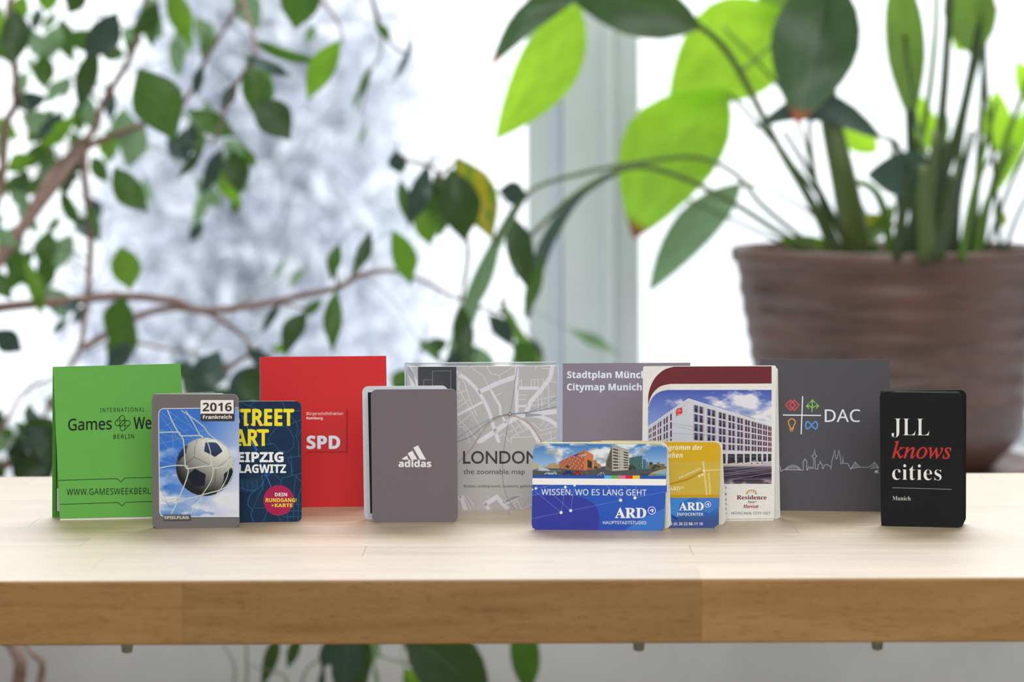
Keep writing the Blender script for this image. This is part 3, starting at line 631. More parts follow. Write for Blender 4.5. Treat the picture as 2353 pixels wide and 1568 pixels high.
# the ball
cx, cy, rb = 588, 866, 299
ph = (1 + 5 ** .5) / 2; ico = np.array([(s1 * 0, s1, s2 * ph) for s1 in (1, -1) for s2 in (1, -1)] + [(s1, s2 * ph, 0) for s1 in (1, -1) for s2 in (1, -1)] + [(s2 * ph, 0, s1) for s1 in (1, -1) for s2 in (1, -1)], float); ico /= np.linalg.norm(ico[0])
KB = .84
def P2(x, y): a, b = (x - cx) / rb, (cy - y) / rb; r = math.hypot(a, b); th = math.asin(r) * KB; return np.array([math.sin(th) * a / r, math.sin(th) * b / r, math.cos(th)])
v1 = P2(500, 990); v2 = P2(675, 665)       # two visible pentagons
def frame(a, b): b = b - a * a.dot(b); b /= np.linalg.norm(b); return np.stack([a, b, np.cross(a, b)], 1)
nb = [k for k in range(12) if 0.3 < ico[0].dot(ico[k]) < .6][0]
icr = (frame(v1 / np.linalg.norm(v1), v2) @ frame(ico[0], ico[nb]).T @ ico.T).T
def ball(X, Y):
    a, b = (X - cx) / rb, (cy - Y) / rb; z = np.sqrt(np.clip(1 - a * a - b * b, 0, 1)); rr0 = np.clip(np.hypot(a, b), 1e-6, 1); th = np.arcsin(rr0) * KB; n = np.stack([np.sin(th) * a / rr0, np.sin(th) * b / rr0, np.cos(th)], -1)
    d = n @ icr.T; srt = np.sort(d, -1); best = d.argmax(-1)
    # pentagon: inside five planes around the nearest icosahedron corner
    pen = np.ones(X.shape, bool)
    for k in range(12):
        for j in [j for j in range(12) if .3 < icr[k].dot(icr[j]) < .6]:
            m_ = best == k; w = icr[j] - icr[k] * icr[k].dot(icr[j]); w /= np.linalg.norm(w); t_ = (n @ w) / np.clip(n @ icr[k], 1e-3, 9)
            pen &= ~(m_ & (t_ > .265))
    seam = (srt[..., -1] - srt[..., -2] < .012) & ~pen
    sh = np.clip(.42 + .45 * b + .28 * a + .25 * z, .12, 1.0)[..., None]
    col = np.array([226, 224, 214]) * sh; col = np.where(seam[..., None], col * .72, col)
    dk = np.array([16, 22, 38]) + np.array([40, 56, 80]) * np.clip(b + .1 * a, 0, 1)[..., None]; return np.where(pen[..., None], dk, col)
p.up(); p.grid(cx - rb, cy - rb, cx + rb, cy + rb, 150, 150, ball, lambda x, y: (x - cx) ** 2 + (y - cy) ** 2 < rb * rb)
p.up(); NT = '#c3cabf'
for pts, w in (([(120, 512), (300, 508), (345, 545), (540, 545), (575, 580)], 11), ([(200, 280), (260, 420), (320, 520), (360, 580), (375, 700), (385, 860), (415, 900), (390, 1010), (310, 1210), (240, 1350)], 11), ([(120, 878), (260, 852), (400, 856), (420, 882), (640, 852), (680, 880), (830, 852), (885, 872)], 11),
               ([(390, 290), (470, 420), (540, 545), (600, 590), (640, 700), (655, 850), (670, 900), (650, 1010), (555, 1160), (440, 1350)], 9), ([(130, 1220), (310, 1190), (420, 1190), (555, 1155), (650, 1130), (740, 1105), (810, 1070)], 11), ([(345, 285), (560, 440), (620, 520), (730, 610), (790, 700), (825, 850), (820, 950), (770, 1060), (690, 1160), (540, 1280), (470, 1340)], 8),
               ([(575, 580), (700, 585), (790, 630), (850, 750), (885, 872), (860, 970), (800, 1080)], 6)): p.line(pts, w, NT, True); p.up()
p.up(); p.line([(112, 560), (110, 330), (114, 300), (130, 276), (155, 266), (540, 262)], 7, '#e4e2de'); p.line([(112, 555), (120, 1330), (132, 1362), (160, 1378), (960, 1379)], 7, '#e4e2de')
for x, y in ((325, 520), (400, 865), (660, 862), (830, 855), (308, 1208), (555, 1160), (565, 570), (735, 1108)): p.disc(x, y, 13, '#aab2a6', 10)
p.build('printed_ball_photo')
p = Print(pn, t, Z2, clip=oq); p.layer = 16
p.rect(162, 1362, 441, 1422, '#3c3838', 3); p.up(); p.rect(157, 1357, 434, 1415, '#5d5858', 2); p.text('SPIELPLAN', 170, 417, 1402, 1373, '#d6d3cf', 'sb'); p.build('caption_badge')
p = Print(pn, t, Z2, clip=oq); p.layer = 16
p.rect(548, 186, 892, 396, '#3f3a3a', 14); p.up(); p.rect(541, 178, 882, 330, '#e9e6df', 12); p.up(); p.rect(543, 318, 882, 388, '#3a3233', 10)
p.text('2016', 562, 862, 293, 207, '#3b3334', 'sb', off=.006); p.text('Frankreich', 566, 862, 372, 336, '#efeae2', 'sb', off=.004, sl=-.008)
p.build('year_badge')

# --- street art card
q = [(500, 924), (692.3, 922.2), (693.3, 1199.2), (501, 1202.8)]
t, pn = card('art_map_card', 'navy rounded card with yellow and white lettering and a magenta circle', q, group='rounded pocket cards on the table', cat='card', lean=.02)
M_navy = card_mat('navy_card', '#102b49'); oq = rrect(q, 12, 6); sheet('front_cover', pn, oq, .0006, [M_navy, M_navy], t)
qr = [(502, 923), (690, 922), (689, 1196), (503, 1199)]; sheet('rear_cover', Panel(qr, 0), rrect(qr, 12, 5), .0006, [M_navy, M_cream], t)
p = Print(pn, t, Z2, clip=oq); RC = '#24587c'
for pts in ([(940, 200), (1100, 260), (1180, 300), (1300, 360)], [(1380, 190), (1420, 290), (1530, 410), (1545, 490), (1520, 540), (1550, 620), (1550, 760)], [(1580, 290), (1420, 290)], [(1240, 570), (1290, 500), (1340, 450), (1420, 450), (1460, 490), (1500, 560), (1500, 660), (1440, 715), (1350, 700), (1300, 630), (1250, 620), (1240, 570)], [(1560, 200), (1580, 250)],
            [(1580, 755), (1380, 780), (1320, 850), (1200, 960)], [(1470, 740), (1440, 800), (1475, 850), (1475, 960)], [(1580, 930), (1470, 960), (1380, 980), (1370, 1010), (1300, 940)], [(1370, 1010), (1370, 1060)], [(1530, 950), (1500, 1100), (1500, 1380)], [(1580, 1080), (1550, 1160), (1545, 1430)], [(1380, 1380), (1580, 1380)], [(1360, 1420), (1340, 1370), (1400, 1330)], [(1340, 1380), (1380, 1430)],
            [(1100, 1290), (1200, 1290)], [(1200, 980), (1180, 1080), (1120, 1200), (1080, 1300)], [(1520, 950), (1580, 1020)], [(1420, 1320), (1580, 1320)], [(1440, 1430), (1430, 1330)], [(950, 230), (1000, 330)], [(1100, 200), (1040, 240)], [(1480, 420), (1580, 380)], [(1490, 960), (1470, 740)], [(1150, 640), (1300, 630)], [(1250, 1250), (1190, 1430)], [(1480, 1250), (1580, 1250)], [(1540, 560), (1580, 480)]): p.line(pts, 7, RC)
p.up(); p.line([(960, 330), (1010, 420), (1070, 590), (1110, 700), (1180, 880), (1220, 960), (1270, 1080)], 9, '#2a6fb4', True); p.line([(1060, 590), (1120, 700)], 22, '#2c74bd')
p.line([(940, 1080), (1080, 1110), (1180, 1040), (1170, 960), (1240, 950), (1330, 880)], 6, '#2a6fb4', True); p.line([(1140, 1080), (1050, 1160), (1030, 1260), (1080, 1310), (1060, 1350), (1085, 1430)], 6, '#2a6fb4', True)
for k in range(14): a = 950 + k * 17; p.line([(a, 990 + (k % 5) * 14), (a + 40 - (k % 3) * 30, 1110 - (k % 4) * 12)], 2, '#356d8f'); p.line([(945, 1000 + k * 9), (1170 - k * 6, 985 + k * 11)], 1.6, '#2e6183')
p.build('street_map_print')
p = Print(pn, t, Z2, clip=oq); p.layer = 3; p.disc(1345, 1211, 157, '#ab1b50', 48); p.build('magenta_circle')
p = Print(pn, t, Z2, clip=oq); p.layer = 4; Yw = '#f2de2c'
p.text('STREET', 1075, 1497, 441, 272, Yw, 'sb', ref='REET', suffix=True, off=.018); p.text('ART', 1030, 1236, 648, 482, Yw, 'sb', ref='RT', suffix=True, off=.018)
# ragged serif stubs of the brush lettering
for x, y in ((975, 285), (1020, 432), (1075, 430), (1200, 430), (1320, 432), (1450, 432), (1490, 285), (1110, 285), (1235, 283), (1350, 284), (1030, 640), (1185, 640), (1130, 492), (1230, 497), (945, 638)): p.rect(x - 14, y - 11, x + 16, y + 11, Yw, 4)
p.text('LEIPZIG', 1000, 1392, 815, 717, '#f0f0ee', 'sb', ref='IPZIG', suffix=True, off=.025); p.text('PLAGWITZ', 990, 1420, 927, 843, '#f0f0ee', 'sb', ref='AGWITZ', suffix=True, off=.018)
p.text('DEIN', 1307, 1432, 1169, 1133, '#f2f0ea', 'sb', off=.006); p.text('RUNDGANG!', 1212, 1528, 1228, 1189, '#ece03a', 'sb', off=.006); p.text('+KARTE', 1268, 1487, 1281, 1244, '#ece03a', 'sb', off=.006)
p.build('lettering')

# --- taupe card
q = [(851.9, 895.2), (1049.7, 894.2), (1052.3, 1200.6), (855.4, 1202)]
t, pn = card('logo_card', 'taupe rounded card with a white three-stripe emblem, over a white back cover', q, group='rounded pocket cards on the table', cat='card', lean=.02)
M_taupe = card_mat('taupe_card', '#70676c'); oq = rrect(q, 14, 6); sheet('front_cover', pn, oq, .0007, [M_taupe, M_paper], t)
qr = [(832.3, 888.4), (1029, 886.6), (1033, 1193), (836.8, 1195.2)]; pr = Panel(qr, .0)
M_blw = card_mat('cool_white_card', '#cfd1da'); sheet('rear_cover', pr, rrect(qr, 14, 6), .0007, [M_blw, M_paper], t, label='cool white back cover with a black inner field')
p = Print(pr, t, Z4, base=.0001); p.poly([(96, 352), (740, 346), (760, 1408), (118, 1416)], '#17161a'); p.build('black_field')
qm = [(842, 891.5), (1040, 890), (1043, 1196.5), (846, 1198.5)]; sheet('folded_sheet', Panel(qm, .01), [(870, 900), (1030, 899), (1032, 1196), (872, 1197.8)], .0012, [M_paper], t)
p = Print(pn, t, Z4, clip=oq); WA = '#e6e1e2'
p.poly([(397, 934), (441, 908), (456, 943), (404, 944)], WA); p.poly([(446, 888), (488, 865), (532, 943), (492, 943), (490, 955), (482, 955), (478, 943)], WA); p.poly([(496, 838), (537, 818), (608, 943), (555, 943)], WA)
p.build('three_stripe_emblem')
p = Print(pn, t, Z4, clip=oq); p.text('adidas', 367, 653, 1008, 950, WA, 'sb', off=.022); p.build('lettering')

# --- blue card with panorama
q = [(1225.2, 1019.8), (1533.4, 1022), (1526.7, 1220), (1221.2, 1218)]
t, pn = card('panorama_card', 'blue and white rounded card with a printed city panorama, lying lengthwise', q, group='rounded pocket cards on the table', cat='card', lean=.03)
M_blue = card_mat('blue_card', '#2d52ad'); oq = rrect(q, 15, 6); sheet('front_cover', pn, oq, .0006, [M_blue, M_cream], t)
qr = [(1236, 1016.8), (1534.8, 1017.3), (1542.5, 1214.8), (1232, 1215.5)]; sheet('rear_cover', Panel(qr, .0), rrect(qr, 14, 6), .0007, [M_cream, M_cream], t)
qm = [(1232, 1018), (1526, 1019.2), (1531, 1216.4), (1230, 1216.6)]; sheet('folded_sheet', Panel(qm, .015), rrect(qm, 12, 6), .0007, [card_mat('yellow_sheet', '#d8d27a'), M_cream], t)
def inq(pts):
    P_ = [(a[0], a[1]) for a in pts]
    def f(x, y):
        for i in range(len(P_)):
            a, b = P_[i], P_[(i + 1) % len(P_)]
            if (b[0] - a[0]) * (y - a[1]) - (b[1] - a[1]) * (x - a[0]) < 0: return False
        return True
    return f
z5 = lambda pts: [((x - Z5[0]) * Z5[2], (y - Z5[1]) * Z5[2]) for x, y in pts]
ins = inq(z5(oq))
p = Print(pn, t, Z5, clip=oq)
def sky3(X, Y):
    b = mix([60, 118, 190], [176, 200, 222], (Y - 100) / 330); c = fbm(X / 190 + 3, Y / 95, 51, 5); d = fbm(X / 150 + 9, Y / 60, 77, 4)
    b = mix(b, [222, 226, 226], (c - .46) * 7); return mix(b, [140, 150, 158], np.clip((d - .52) * 5, 0, .8) * np.clip((c - .42) * 8, 0, 1))
p.grid(60, 96, 1625, 470, 300, 74, sky3, ins); p.up()
p.poly([(60, 400), (240, 372), (640, 395), (900, 360), (1100, 400), (1300, 392), (1450, 385), (1620, 360), (1620, 480), (60, 480)], '#4d5153'); p.up()
p.poly([(72, 330), (100, 322), (135, 350), (140, 385), (72, 385)], '#b9a676'); p.poly([(245, 335), (330, 322), (345, 340), (400, 330), (400, 385), (240, 385)], '#a8946c'); p.poly([(768, 290), (800, 285), (810, 320), (850, 340), (865, 375), (768, 400)], '#a3744a')
p.poly([(130, 400), (160, 380), (225, 382), (275, 410), (130, 412)], '#b9c4cc'); p.poly([(900, 400), (918, 320), (945, 245), (985, 115), (985, 415)], '#6a645a'); p.up()
q1 = [(375, 308), (668, 172), (655, 410), (375, 388)]; p.poly(q1, '#b4603a'); p.poly([(668, 170), (768, 228), (765, 405), (655, 408)], '#c87446'); p.up()
for i in range(16):
    for j in range(6):
        if i > 13 and j < 1: continue
        u = .03 + i * .061; v = .14 + j * .143; p.poly(subquad(q1, u, v, u + .03, v + .07), '#6b5a58' if (i + j) % 3 else '#d0b49a')
p.poly([(700, 285), (752, 305), (752, 385), (702, 375)], '#2c3238'); p.poly([(612, 232), (688, 216), (690, 236), (616, 248)], '#9fb0b4'); p.poly([(545, 232), (605, 212), (607, 228), (548, 248)], '#3e3a8c')
for k in range(4): p.poly([(700 + k * 16, 385), (708 + k * 16, 387), (708 + k * 16, 408), (700 + k * 16, 408)], '#3a302c')
q2 = [(985, 112), (1178, 180), (1178, 402), (985, 416)]; p.poly(q2, '#b3a998'); p.up()
for j in range(7):
    for u0, u1 in ((.06, .36), (.42, .5), (.68, .95)):
        v = .12 + j * .122; p.poly(subquad(q2, u0, v, u1, v + .065), '#39434c' if u0 != .42 else '#6d8db0')
    v = .20 + j * .122; p.poly(subquad(q2, 0, v, 1, v + .018), '#cfc8ba')
for j in range(9): p.poly([(908 + j * 2, 300 + j * 6), (975, 150 + j * 28), (975, 162 + j * 28), (908 + j * 2, 306 + j * 6)], '#3b3c3c')
p.poly([(975, 118), (1185, 172), (1185, 182), (975, 130)], '#8d9a92')
q3 = [(1182, 262), (1330, 238), (1332, 402), (1182, 400)]; p.poly(q3, '#3a5f5e'); p.poly([(1338, 280), (1372, 282), (1372, 395), (1338, 395)], '#3f6470'); p.poly([(1376, 312), (1398, 310), (1398, 392), (1376, 392)], '#4c7684'); p.poly([(1400, 345), (1590, 330), (1590, 385), (1400, 392)], '#6e6a4c'); p.up()
for i in range(9):
    for j in range(7):
        if (i * 3 + j * 5) % 4: p.poly(subquad(q3, .05 + i * .105, .06 + j * .13, .10 + i * .105, .14 + j * .13), '#6d9590' if (i + j) % 2 else '#24403f')
p.poly([(1500, 315), (1525, 312), (1528, 385), (1498, 385)], '#7a6a4a')
for x, y, r in ((1205, 365, 30), (1190, 390, 22), (1240, 385, 20), (1430, 330, 24), (1480, 358, 26), (1455, 380, 22), (795, 375, 22), (470, 365, 22), (1520, 365, 16)): p.disc(x, y, r, '#39432a', 12, r * .8)
p.up(); p.poly([(1395, 470), (1440, 435), (1520, 405), (1600, 385), (1610, 395), (1530, 420), (1470, 450), (1450, 470)], '#b5a078'); p.poly([(1455, 470), (1490, 440), (1550, 412), (1610, 392), (1610, 470)], '#86aab6')
for a, b in (((860, 430), (815, 465)), ((880, 430), (900, 465)), ((868, 428), (850, 465))): p.line([a, b], 4, '#c9c9c4')
for x, w, c in ((278, 72, '#86b2c8'), (474, 66, '#25386e'), (583, 48, '#a8262c')):
    p.poly([(x - w, 455), (x - w, 440), (x - w * .6, 432), (x - w * .35, 414), (x + w * .5, 414), (x + w * .85, 432), (x + w, 440), (x + w, 455)], c)
p.up()
for x, w, c in ((278, 72, '#3c4c54'), (474, 66, '#1a2440'), (583, 48, '#4a2022')):
    p.poly([(x - w * .5, 432), (x - w * .3, 418), (x + w * .45, 418), (x + w * .7, 432)], c); p.disc(x - w * .62, 456, 9, '#1b1c1f', 10); p.disc(x + w * .62, 456, 9, '#1b1c1f', 10)
p.rect(695, 431, 704, 440, '#e03040'); p.line([(60, 402), (200, 415), (400, 412)], 5, '#8f9490')
for k in range(30): p.line([(1320 + k * 10, 448), (1326 + k * 10, 468)], 2, '#23282a'); p.line([(1326 + k * 10, 448), (1320 + k * 10, 468)], 2, '#23282a')
p.build('printed_panorama')
p = Print(pn, t, Z5, clip=oq); p.layer = 6
p.rect(50, 465, 1640, 505, '#2a52a8'); p.up()
for k, c in enumerate(('#57b0e8', '#66ad38', '#e0669f', '#d6242e', '#eec61e')): p.rect(895 + 81.4 * k, 467, 895 + 81.4 * (k + 1), 510, c)
p.up(); p.poly([(40, 498), (1640, 508), (1640, 582), (40, 571)], WHITE); p.build('colour_stripes')
p = Print(pn, t, Z5, clip=oq)
def blu(X, Y): return mix(mix([44, 88, 184], [52, 66, 168], (600 - X) / 900 + (Y - 700) / 900), [44, 74, 170], (Y - 900) / 400)
yl = lambda x: 571 + (x - 40) * .0068
p.grid(40, 570, 1640, 1120, 60, 24, blu, ins); p.up(); p.poly([tuple(v) for v in spline([(300, 690), (450, 692), (620, 715), (740, 770), (815, 850), (838, 960), (820, 1112)], 5)] + [(40, 1112), (40, 700)], '#363c9c'); p.up(); p.poly([(1110, 1110), (1330, 960), (1620, 825), (1620, 1110)], '#3c74c8')
p.up()
LN = '#8fa6dc'
for a, b in (((397, 893), (446, 600)), ((397, 893), (90, 640)), ((397, 893), (40, 968)), ((507, 871), (552, 577)), ((507, 871), (180, 575)), ((507, 871), (1081, 752)), ((1081, 752), (920, 580)), ((1081, 752), (1095, 580)), ((1246, 724), (1115, 580)), ((1246, 724), (1255, 580)), ((1246, 724), (1620, 648)), ((107, 615), (320, 574)), ((107, 615), (120, 574)), ((50, 700), (446, 600))): p.line([a, b], 2.4, LN)
p.up()
for x, y, r in ((446, 600, 16), (107, 615, 15), (552, 580, 14), (397, 893, 18), (507, 871, 17), (1081, 752, 18), (1246, 724, 18), (68, 628, 10)): p.disc(x, y, r, '#ecebea', 18)
p.build('star_map_print')
def ard(p, x0, x1, base, cap, ring, r, col, hole):
    p.text('ARD', x0, x1, base, cap, col, 'b', off=.016)
    for k in (0, 1, 2):   # slab feet
        pass
    p.ring(ring[0], ring[1], r, r * .17, col, 24); p.line([(ring[0] + r * .18, ring[1] + r * .5), (ring[0] + r * .30, ring[1] - r * .45)], r * .36, col); p.line([(ring[0] - r * .5, ring[1] + r * .1), (ring[0] + r * .25, ring[1] - r * .35)], r * .28, col)
p = Print(pn, t, Z5, clip=oq); p.layer = 6
p.text('WISSEN, WO ES LANG GEHT', 170, 1380, 690, 622, '#f0f0f0', 's', sl=.006); ard(p, 1018, 1375, 954, 842, (1440, 870), 42, '#f0efee', None); p.text('HAUPTSTADTSTUDIO', 878, 1375, 1026, 991, '#e9ebf2', 's', off=.012, sl=.005, space=1.05)
p.build('lettering')

# --- yellow and blue card
q = [(1350, 1014.8), (1656.7, 1016.6), (1651.6, 1214.2), (1347, 1215)]
t, pn = card('programme_card', 'yellow and blue rounded card half hidden behind the panorama card', q, group='rounded pocket cards on the table', cat='card', lean=.03)
M_yel = card_mat('yellow_card', '#cfa51a'); oq = rrect(q, 15, 6); sheet('front_cover', pn, oq, .0006, [M_yel, M_cream], t)
qr = [(1371.5, 1013.3), (1659.5, 1013.8), (1667.8, 1206.8), (1368, 1208.5)]; sheet('rear_cover', Panel(qr, .0), rrect(qr, 14, 6), .0007, [M_cream, M_yel], t)
p = Print(pn, t, Z5, clip=oq)
p.rect(700, 305, 2260, 692, '#c8aa3c'); p.up(); p.line([(2030, 300), (2052, 500), (2075, 692)], 22, '#d9c67a'); p.line([(2040, 408), (2260, 400)], 16, '#d9c67a'); p.line([(1300, 700), (1645, 568), (1850, 512), (2035, 415)], 22, '#b28a10'); p.rect(700, 690, 2260, 724, '#bf9714')
p.up(); p.disc(2037, 413, 13, '#efe8c8', 14); p.disc(1988, 472, 15, '#e9deb4', 14); p.disc(2020, 457, 14, '#e9deb4', 14); p.build('route_map_print')
p = Print(pn, t, Z5, clip=oq); p.layer = 1
p.grid(1300, 724, 2260, 1090, 40, 20, lambda X, Y: mix([44, 108, 186], [58, 82, 142], (Y - 860) / 120), inq(z5(oq))); p.up()
p.poly([(1640, 740), (1700, 725), (1890, 725), (1760, 790), (1740, 990), (1680, 960), (1640, 860)], '#3b86d0'); p.poly([(1640, 900), (1750, 960), (1745, 1000), (1640, 960)], '#2a62b8'); p.poly([(1960, 725), (2240, 725), (2220, 820), (2100, 900), (1980, 860)], '#3f78c4'); p.build('blue_pattern')
p = Print(pn, t, Z5, clip=oq); p.layer = 4; YT = '#f4ecd2'
p.text('Programm der', 1630, 2027, 172, 116, YT, 'sbi', ref='gramm der', suffix=True, off=-.004); p.text('Fernsehen', 1632, 1795, 262, 204, YT, 'sbi', ref='ehen', suffix=True, off=-.004)
p.text('REICHSTAGUFER', 1757, 2030, 506, 484, '#eee3bb', 'sb', rot=-24); p.text('FRIEDRICHSTR.', 2122, 2370, 680, 660, '#eee3bb', 'sb', rot=-94)
p.text('ARD', 1648, 1768, 637, 594, '#efe3b4', 'b', off=.02); p.ring(1793, 605, 15, 4, '#efe3b4', 16); p.line([(1790, 612), (1797, 597)], 5, '#efe3b4'); p.text('INFOCENTER', 1600, 1768, 665, 652, '#e4d28a', 's')
ard(p, 1755, 2035, 866, 778, (2085, 800), 33, '#eceef0', None); p.text('INFOCENTER', 1732, 2032, 930, 896, '#e6e8ee', 'sb', off=-.004, space=1.06)
p.text('+49 (0) 30 22 88-11 10', 1655, 2027, 1040, 1006, '#e2e4ea', 'sb', ref='9 (0) 30 22 88-11 10', suffix=True, off=-.006); p.build('lettering')

# --- black booklet card
q = [(2021.2, 900), (2211.3, 904.2), (2214.8, 1213.8), (2024.2, 1209.5)]
t, pn = card('black_card', 'black rounded booklet card with white and red serif lettering, rightmost', q, group='rounded pocket cards on the table', cat='card', lean=.02)
M_black = card_mat('black_card', '#0f0f11', .45); M_bedge = card_mat('worn_black_edge', '#3c3e40'); oq = rrect(q, 14, 6); sheet('front_cover', pn, oq, .0006, [M_black, M_bedge], t)
qr = [(2023, 899), (2220.8, 896.2), (2219.6, 1204.5), (2026, 1207.5)]; sheet('rear_cover', Panel(qr, .0), rrect(qr, 15, 6, (0, 1, 1, 0)), .0007, [M_black, M_bedge], t)
qm = [(2023, 900.5), (2213.3, 901.5), (2217, 1209.5), (2025, 1208.3)]; sheet('folded_sheet', Panel(qm, .015), rrect(qm, 14, 5, (0, 1, 1, 0)), .0006, [M_black, M_paper], t)
p = Print(pn, t, Z7, clip=oq); SW = '#e6e3dd'
p.text('JLL', 1190, 1514, 713, 567, SW, 'b', off=-.016, sl=.01); p.text('knows', 1195, 1700, 906, 768, '#bd2f28', 'i', off=.012, sl=.012); p.text('cities', 1195, 1618, 1094, 962, SW, 'b', off=-.012, sl=.012)
p.text('Munich', 1198, 1353, 1270, 1234, '#cfccc6', 'b', off=-.012, sl=.012); p.line([(1197, 1162), (1705, 1176)], 3.5, '#a9a7a4'); p.build('lettering')

# ------------------------------------------------------------------ leaves
def leaf_mat(name, top, trans, tmix=.45, rough=.4, rib=1.35, tip=None, coat=0.0, blotch=None):
    m = bpy.data.materials.new(name); m.use_nodes = True; nt = m.node_tree; p = P(m); out = [n for n in nt.nodes if n.type == 'OUTPUT_MATERIAL'][0]
    uv = N(m, 'ShaderNodeUVMap'); sp = N(m, 'ShaderNodeSeparateXYZ'); L(m, uv.outputs[0], sp.inputs[0])
    nz = N(m, 'ShaderNodeTexNoise'); nz.inputs['Scale'].default_value = 5; nz.inputs['Detail'].default_value = 3; L(m, uv.outputs[0], nz.inputs['Vector'])
    ct, cb = lin(top), lin(trans)
    a = ramp(m, nz.outputs['Fac'], [(.3, tuple(ct * .82) + (1,)), (.7, tuple(np.minimum(ct * 1.15, 1)) + (1,))])
    b = ramp(m, nz.outputs['Fac'], [(.3, tuple(cb * .85) + (1,)), (.7, tuple(np.minimum(cb * 1.1, 1)) + (1,))])
    mid = ramp(m, sp.outputs[0], [(.455, (0, 0, 0, 1)), (.5, (1, 1, 1, 1)), (.545, (0, 0, 0, 1))])
    a = mixc(m, mid, a, tuple(np.minimum(ct * rib + .02, 1)) + (1,)); 
    if blotch:
        nb_ = N(m, 'ShaderNodeTexNoise'); nb_.inputs['Scale'].default_value = 3.2; L(m, uv.outputs[0], nb_.inputs['Vector']); f = ramp(m, nb_.outputs['Fac'], [(.45, (0, 0, 0, 1)), (.52, (1, 1, 1, 1))]); a = mixc(m, f, a, lc(blotch)); b = mixc(m, f, b, lc(blotch))
    if tip:
        f = ramp(m, sp.outputs[1], [(.88, (0, 0, 0, 1)), (.95, (1, 1, 1, 1))]); a = mixc(m, f, a, lc(tip)); b = mixc(m, f, b, lc(tip))
    L(m, a, p.inputs['Base Color']); p.inputs['Roughness'].default_value = rough; p.inputs['Specular IOR Level'].default_value = .45
    tr = N(m, 'ShaderNodeBsdfTranslucent'); L(m, b, tr.inputs[0]); mx = N(m, 'ShaderNodeMixShader'); mx.inputs[0].default_value = tmix
    L(m, p.outputs[0], mx.inputs[1]); L(m, tr.outputs[0], mx.inputs[2]); L(m, mx.outputs[0], out.inputs[0]); return m
LM = {'d': leaf_mat('leaf_dark_green', '#334a27', '#3f5f26', .35, .38), 'm': leaf_mat('leaf_mid_green', '#3b5c26', '#557f28', .42, .4), 'b': leaf_mat('leaf_fresh_green', '#4c7228', '#7aa92e', .6, .45),
      'g': leaf_mat('leaf_blue_green', '#3b5148', '#3c5648', .2, .28), 'p': leaf_mat('leaf_pale_green', '#6f8f68', '#86a878', .5, .5), 'y': leaf_mat('leaf_yellowing', '#5a7a28', '#8aa830', .5, .45, blotch='#b9a92c'),
      'L': leaf_mat('lily_lime', '#86b83a', '#b6ea3c', .8, .45, 1.1), 'Lt': leaf_mat('lily_lime_brown_tip', '#7cae38', '#a8dc38', .75, .45, 1.1, tip='#8a4a26'), 'D': leaf_mat('lily_dark_green', '#425c3a', '#4c7034', .3, .3, 1.3),
      'Dt': leaf_mat('lily_dark_brown_tip', '#425c3c', '#4c7034', .3, .3, 1.3, tip='#9a4a24'), 'G': leaf_mat('lily_blue_green', '#4a6056', '#4a6456', .2, .25, 1.1), 'M': leaf_mat('lily_mid_green', '#5c7c3c', '#84ac44', .5, .4)}
SH = {'fig': [.05, .42, .74, .93, 1, .96, .82, .58, .28, .02], 'lily': [.05, .50, .80, .95, 1, .94, .80, .60, .34, .02], 'strap': [.35, .6, .8, .95, 1, 1, .9, .7, .4, .02]}
def make_leaf(parent, b, t, w, mt, roll=0.0, bend=.12, fold=.12, shape='fig', curl=0.0, name='leaf', wave=.04):
    ax = t - b; Ln = ax.length; ax.normalize(); view = ((b + t) / 2 - CAM).normalized(); side = ax.cross(view).normalized()
    side = Matrix.Rotation(roll, 3, ax) @ side; nrm = side.cross(ax); w = w / max(math.cos(roll), .45); pr_ = SH[shape]; V, Fc, UV = [], [], []
    for i, h in enumerate(pr_):
        s_ = i / (len(pr_) - 1); c = b + ax * Ln * s_ + nrm * (bend * Ln * math.sin(math.pi * s_) ) + side * (curl * Ln * math.sin(math.pi * s_))
        wv = wave * Ln * math.sin(s_ * 9 + Ln * 80)
        for u in (-1, -.5, 0, .5, 1):
            V.append(c + side * (u * h * w / 2) - nrm * (abs(u) ** 1.5 * h * w * fold - u * h * wv)); UV.append((.5 + u / 2, s_))
    for i in range(len(pr_) - 1):
        for k in range(4): a = i * 5 + k; Fc.append((a, a + 1, a + 6, a + 5))
    return mesh(name, V, Fc, LM[mt], parent, True, uv=UV)

# --- weeping fig on the floor by the window, its branches in front of the glass
M_bark = mat('bark', lc('#7d6258'), .75); L(M_bark, ramp(M_bark, noise(M_bark, 60, (1, 1, 6)), [(.3, lc('#6a4e44')), (.7, lc('#94796c'))]), P(M_bark).inputs['Base Color'])
M_twig = mat('green_twig', lc('#6b7350'), .6)
M_terra = mat('terracotta', lc('#8a5a44'), .7)
fig = thing('weeping_fig', 'weeping fig with brown branches and glossy drooping leaves, left half', 'plant', (-.61, 2.55, FL))
V, Fc = lathe([(.0, FL), (.10, FL), (.125, FL + .12), (.135, FL + .2), (.142, FL + .2), (.142, FL + .225), (.13, FL + .225), (.12, FL + .19), (0, FL + .19)], 40, -.61, 2.55); mesh('pot', V, Fc, M_terra, fig, True)
BR = []
def branch(pts, r0, r1, name='branch', m=None, parent=None, k=4, store=True):
    """pts: (px, py, depth)"""
    W_ = [at(x, y, d) for x, y, d in pts]; W_ = [Vector(v) for v in spline([tuple(v) for v in W_], k)]
    rr = [(r0 + (r1 - r0) * i / (len(W_) - 1)) * BG * 1.5 for i in range(len(W_))]
    V, Fc = tube(W_, rr, 7); o = mesh(name, V, Fc, m or M_bark, parent or fig, True)
    if store: BR.extend(W_)
    return o
tb = Vector((-.61, 2.55, FL + .19))
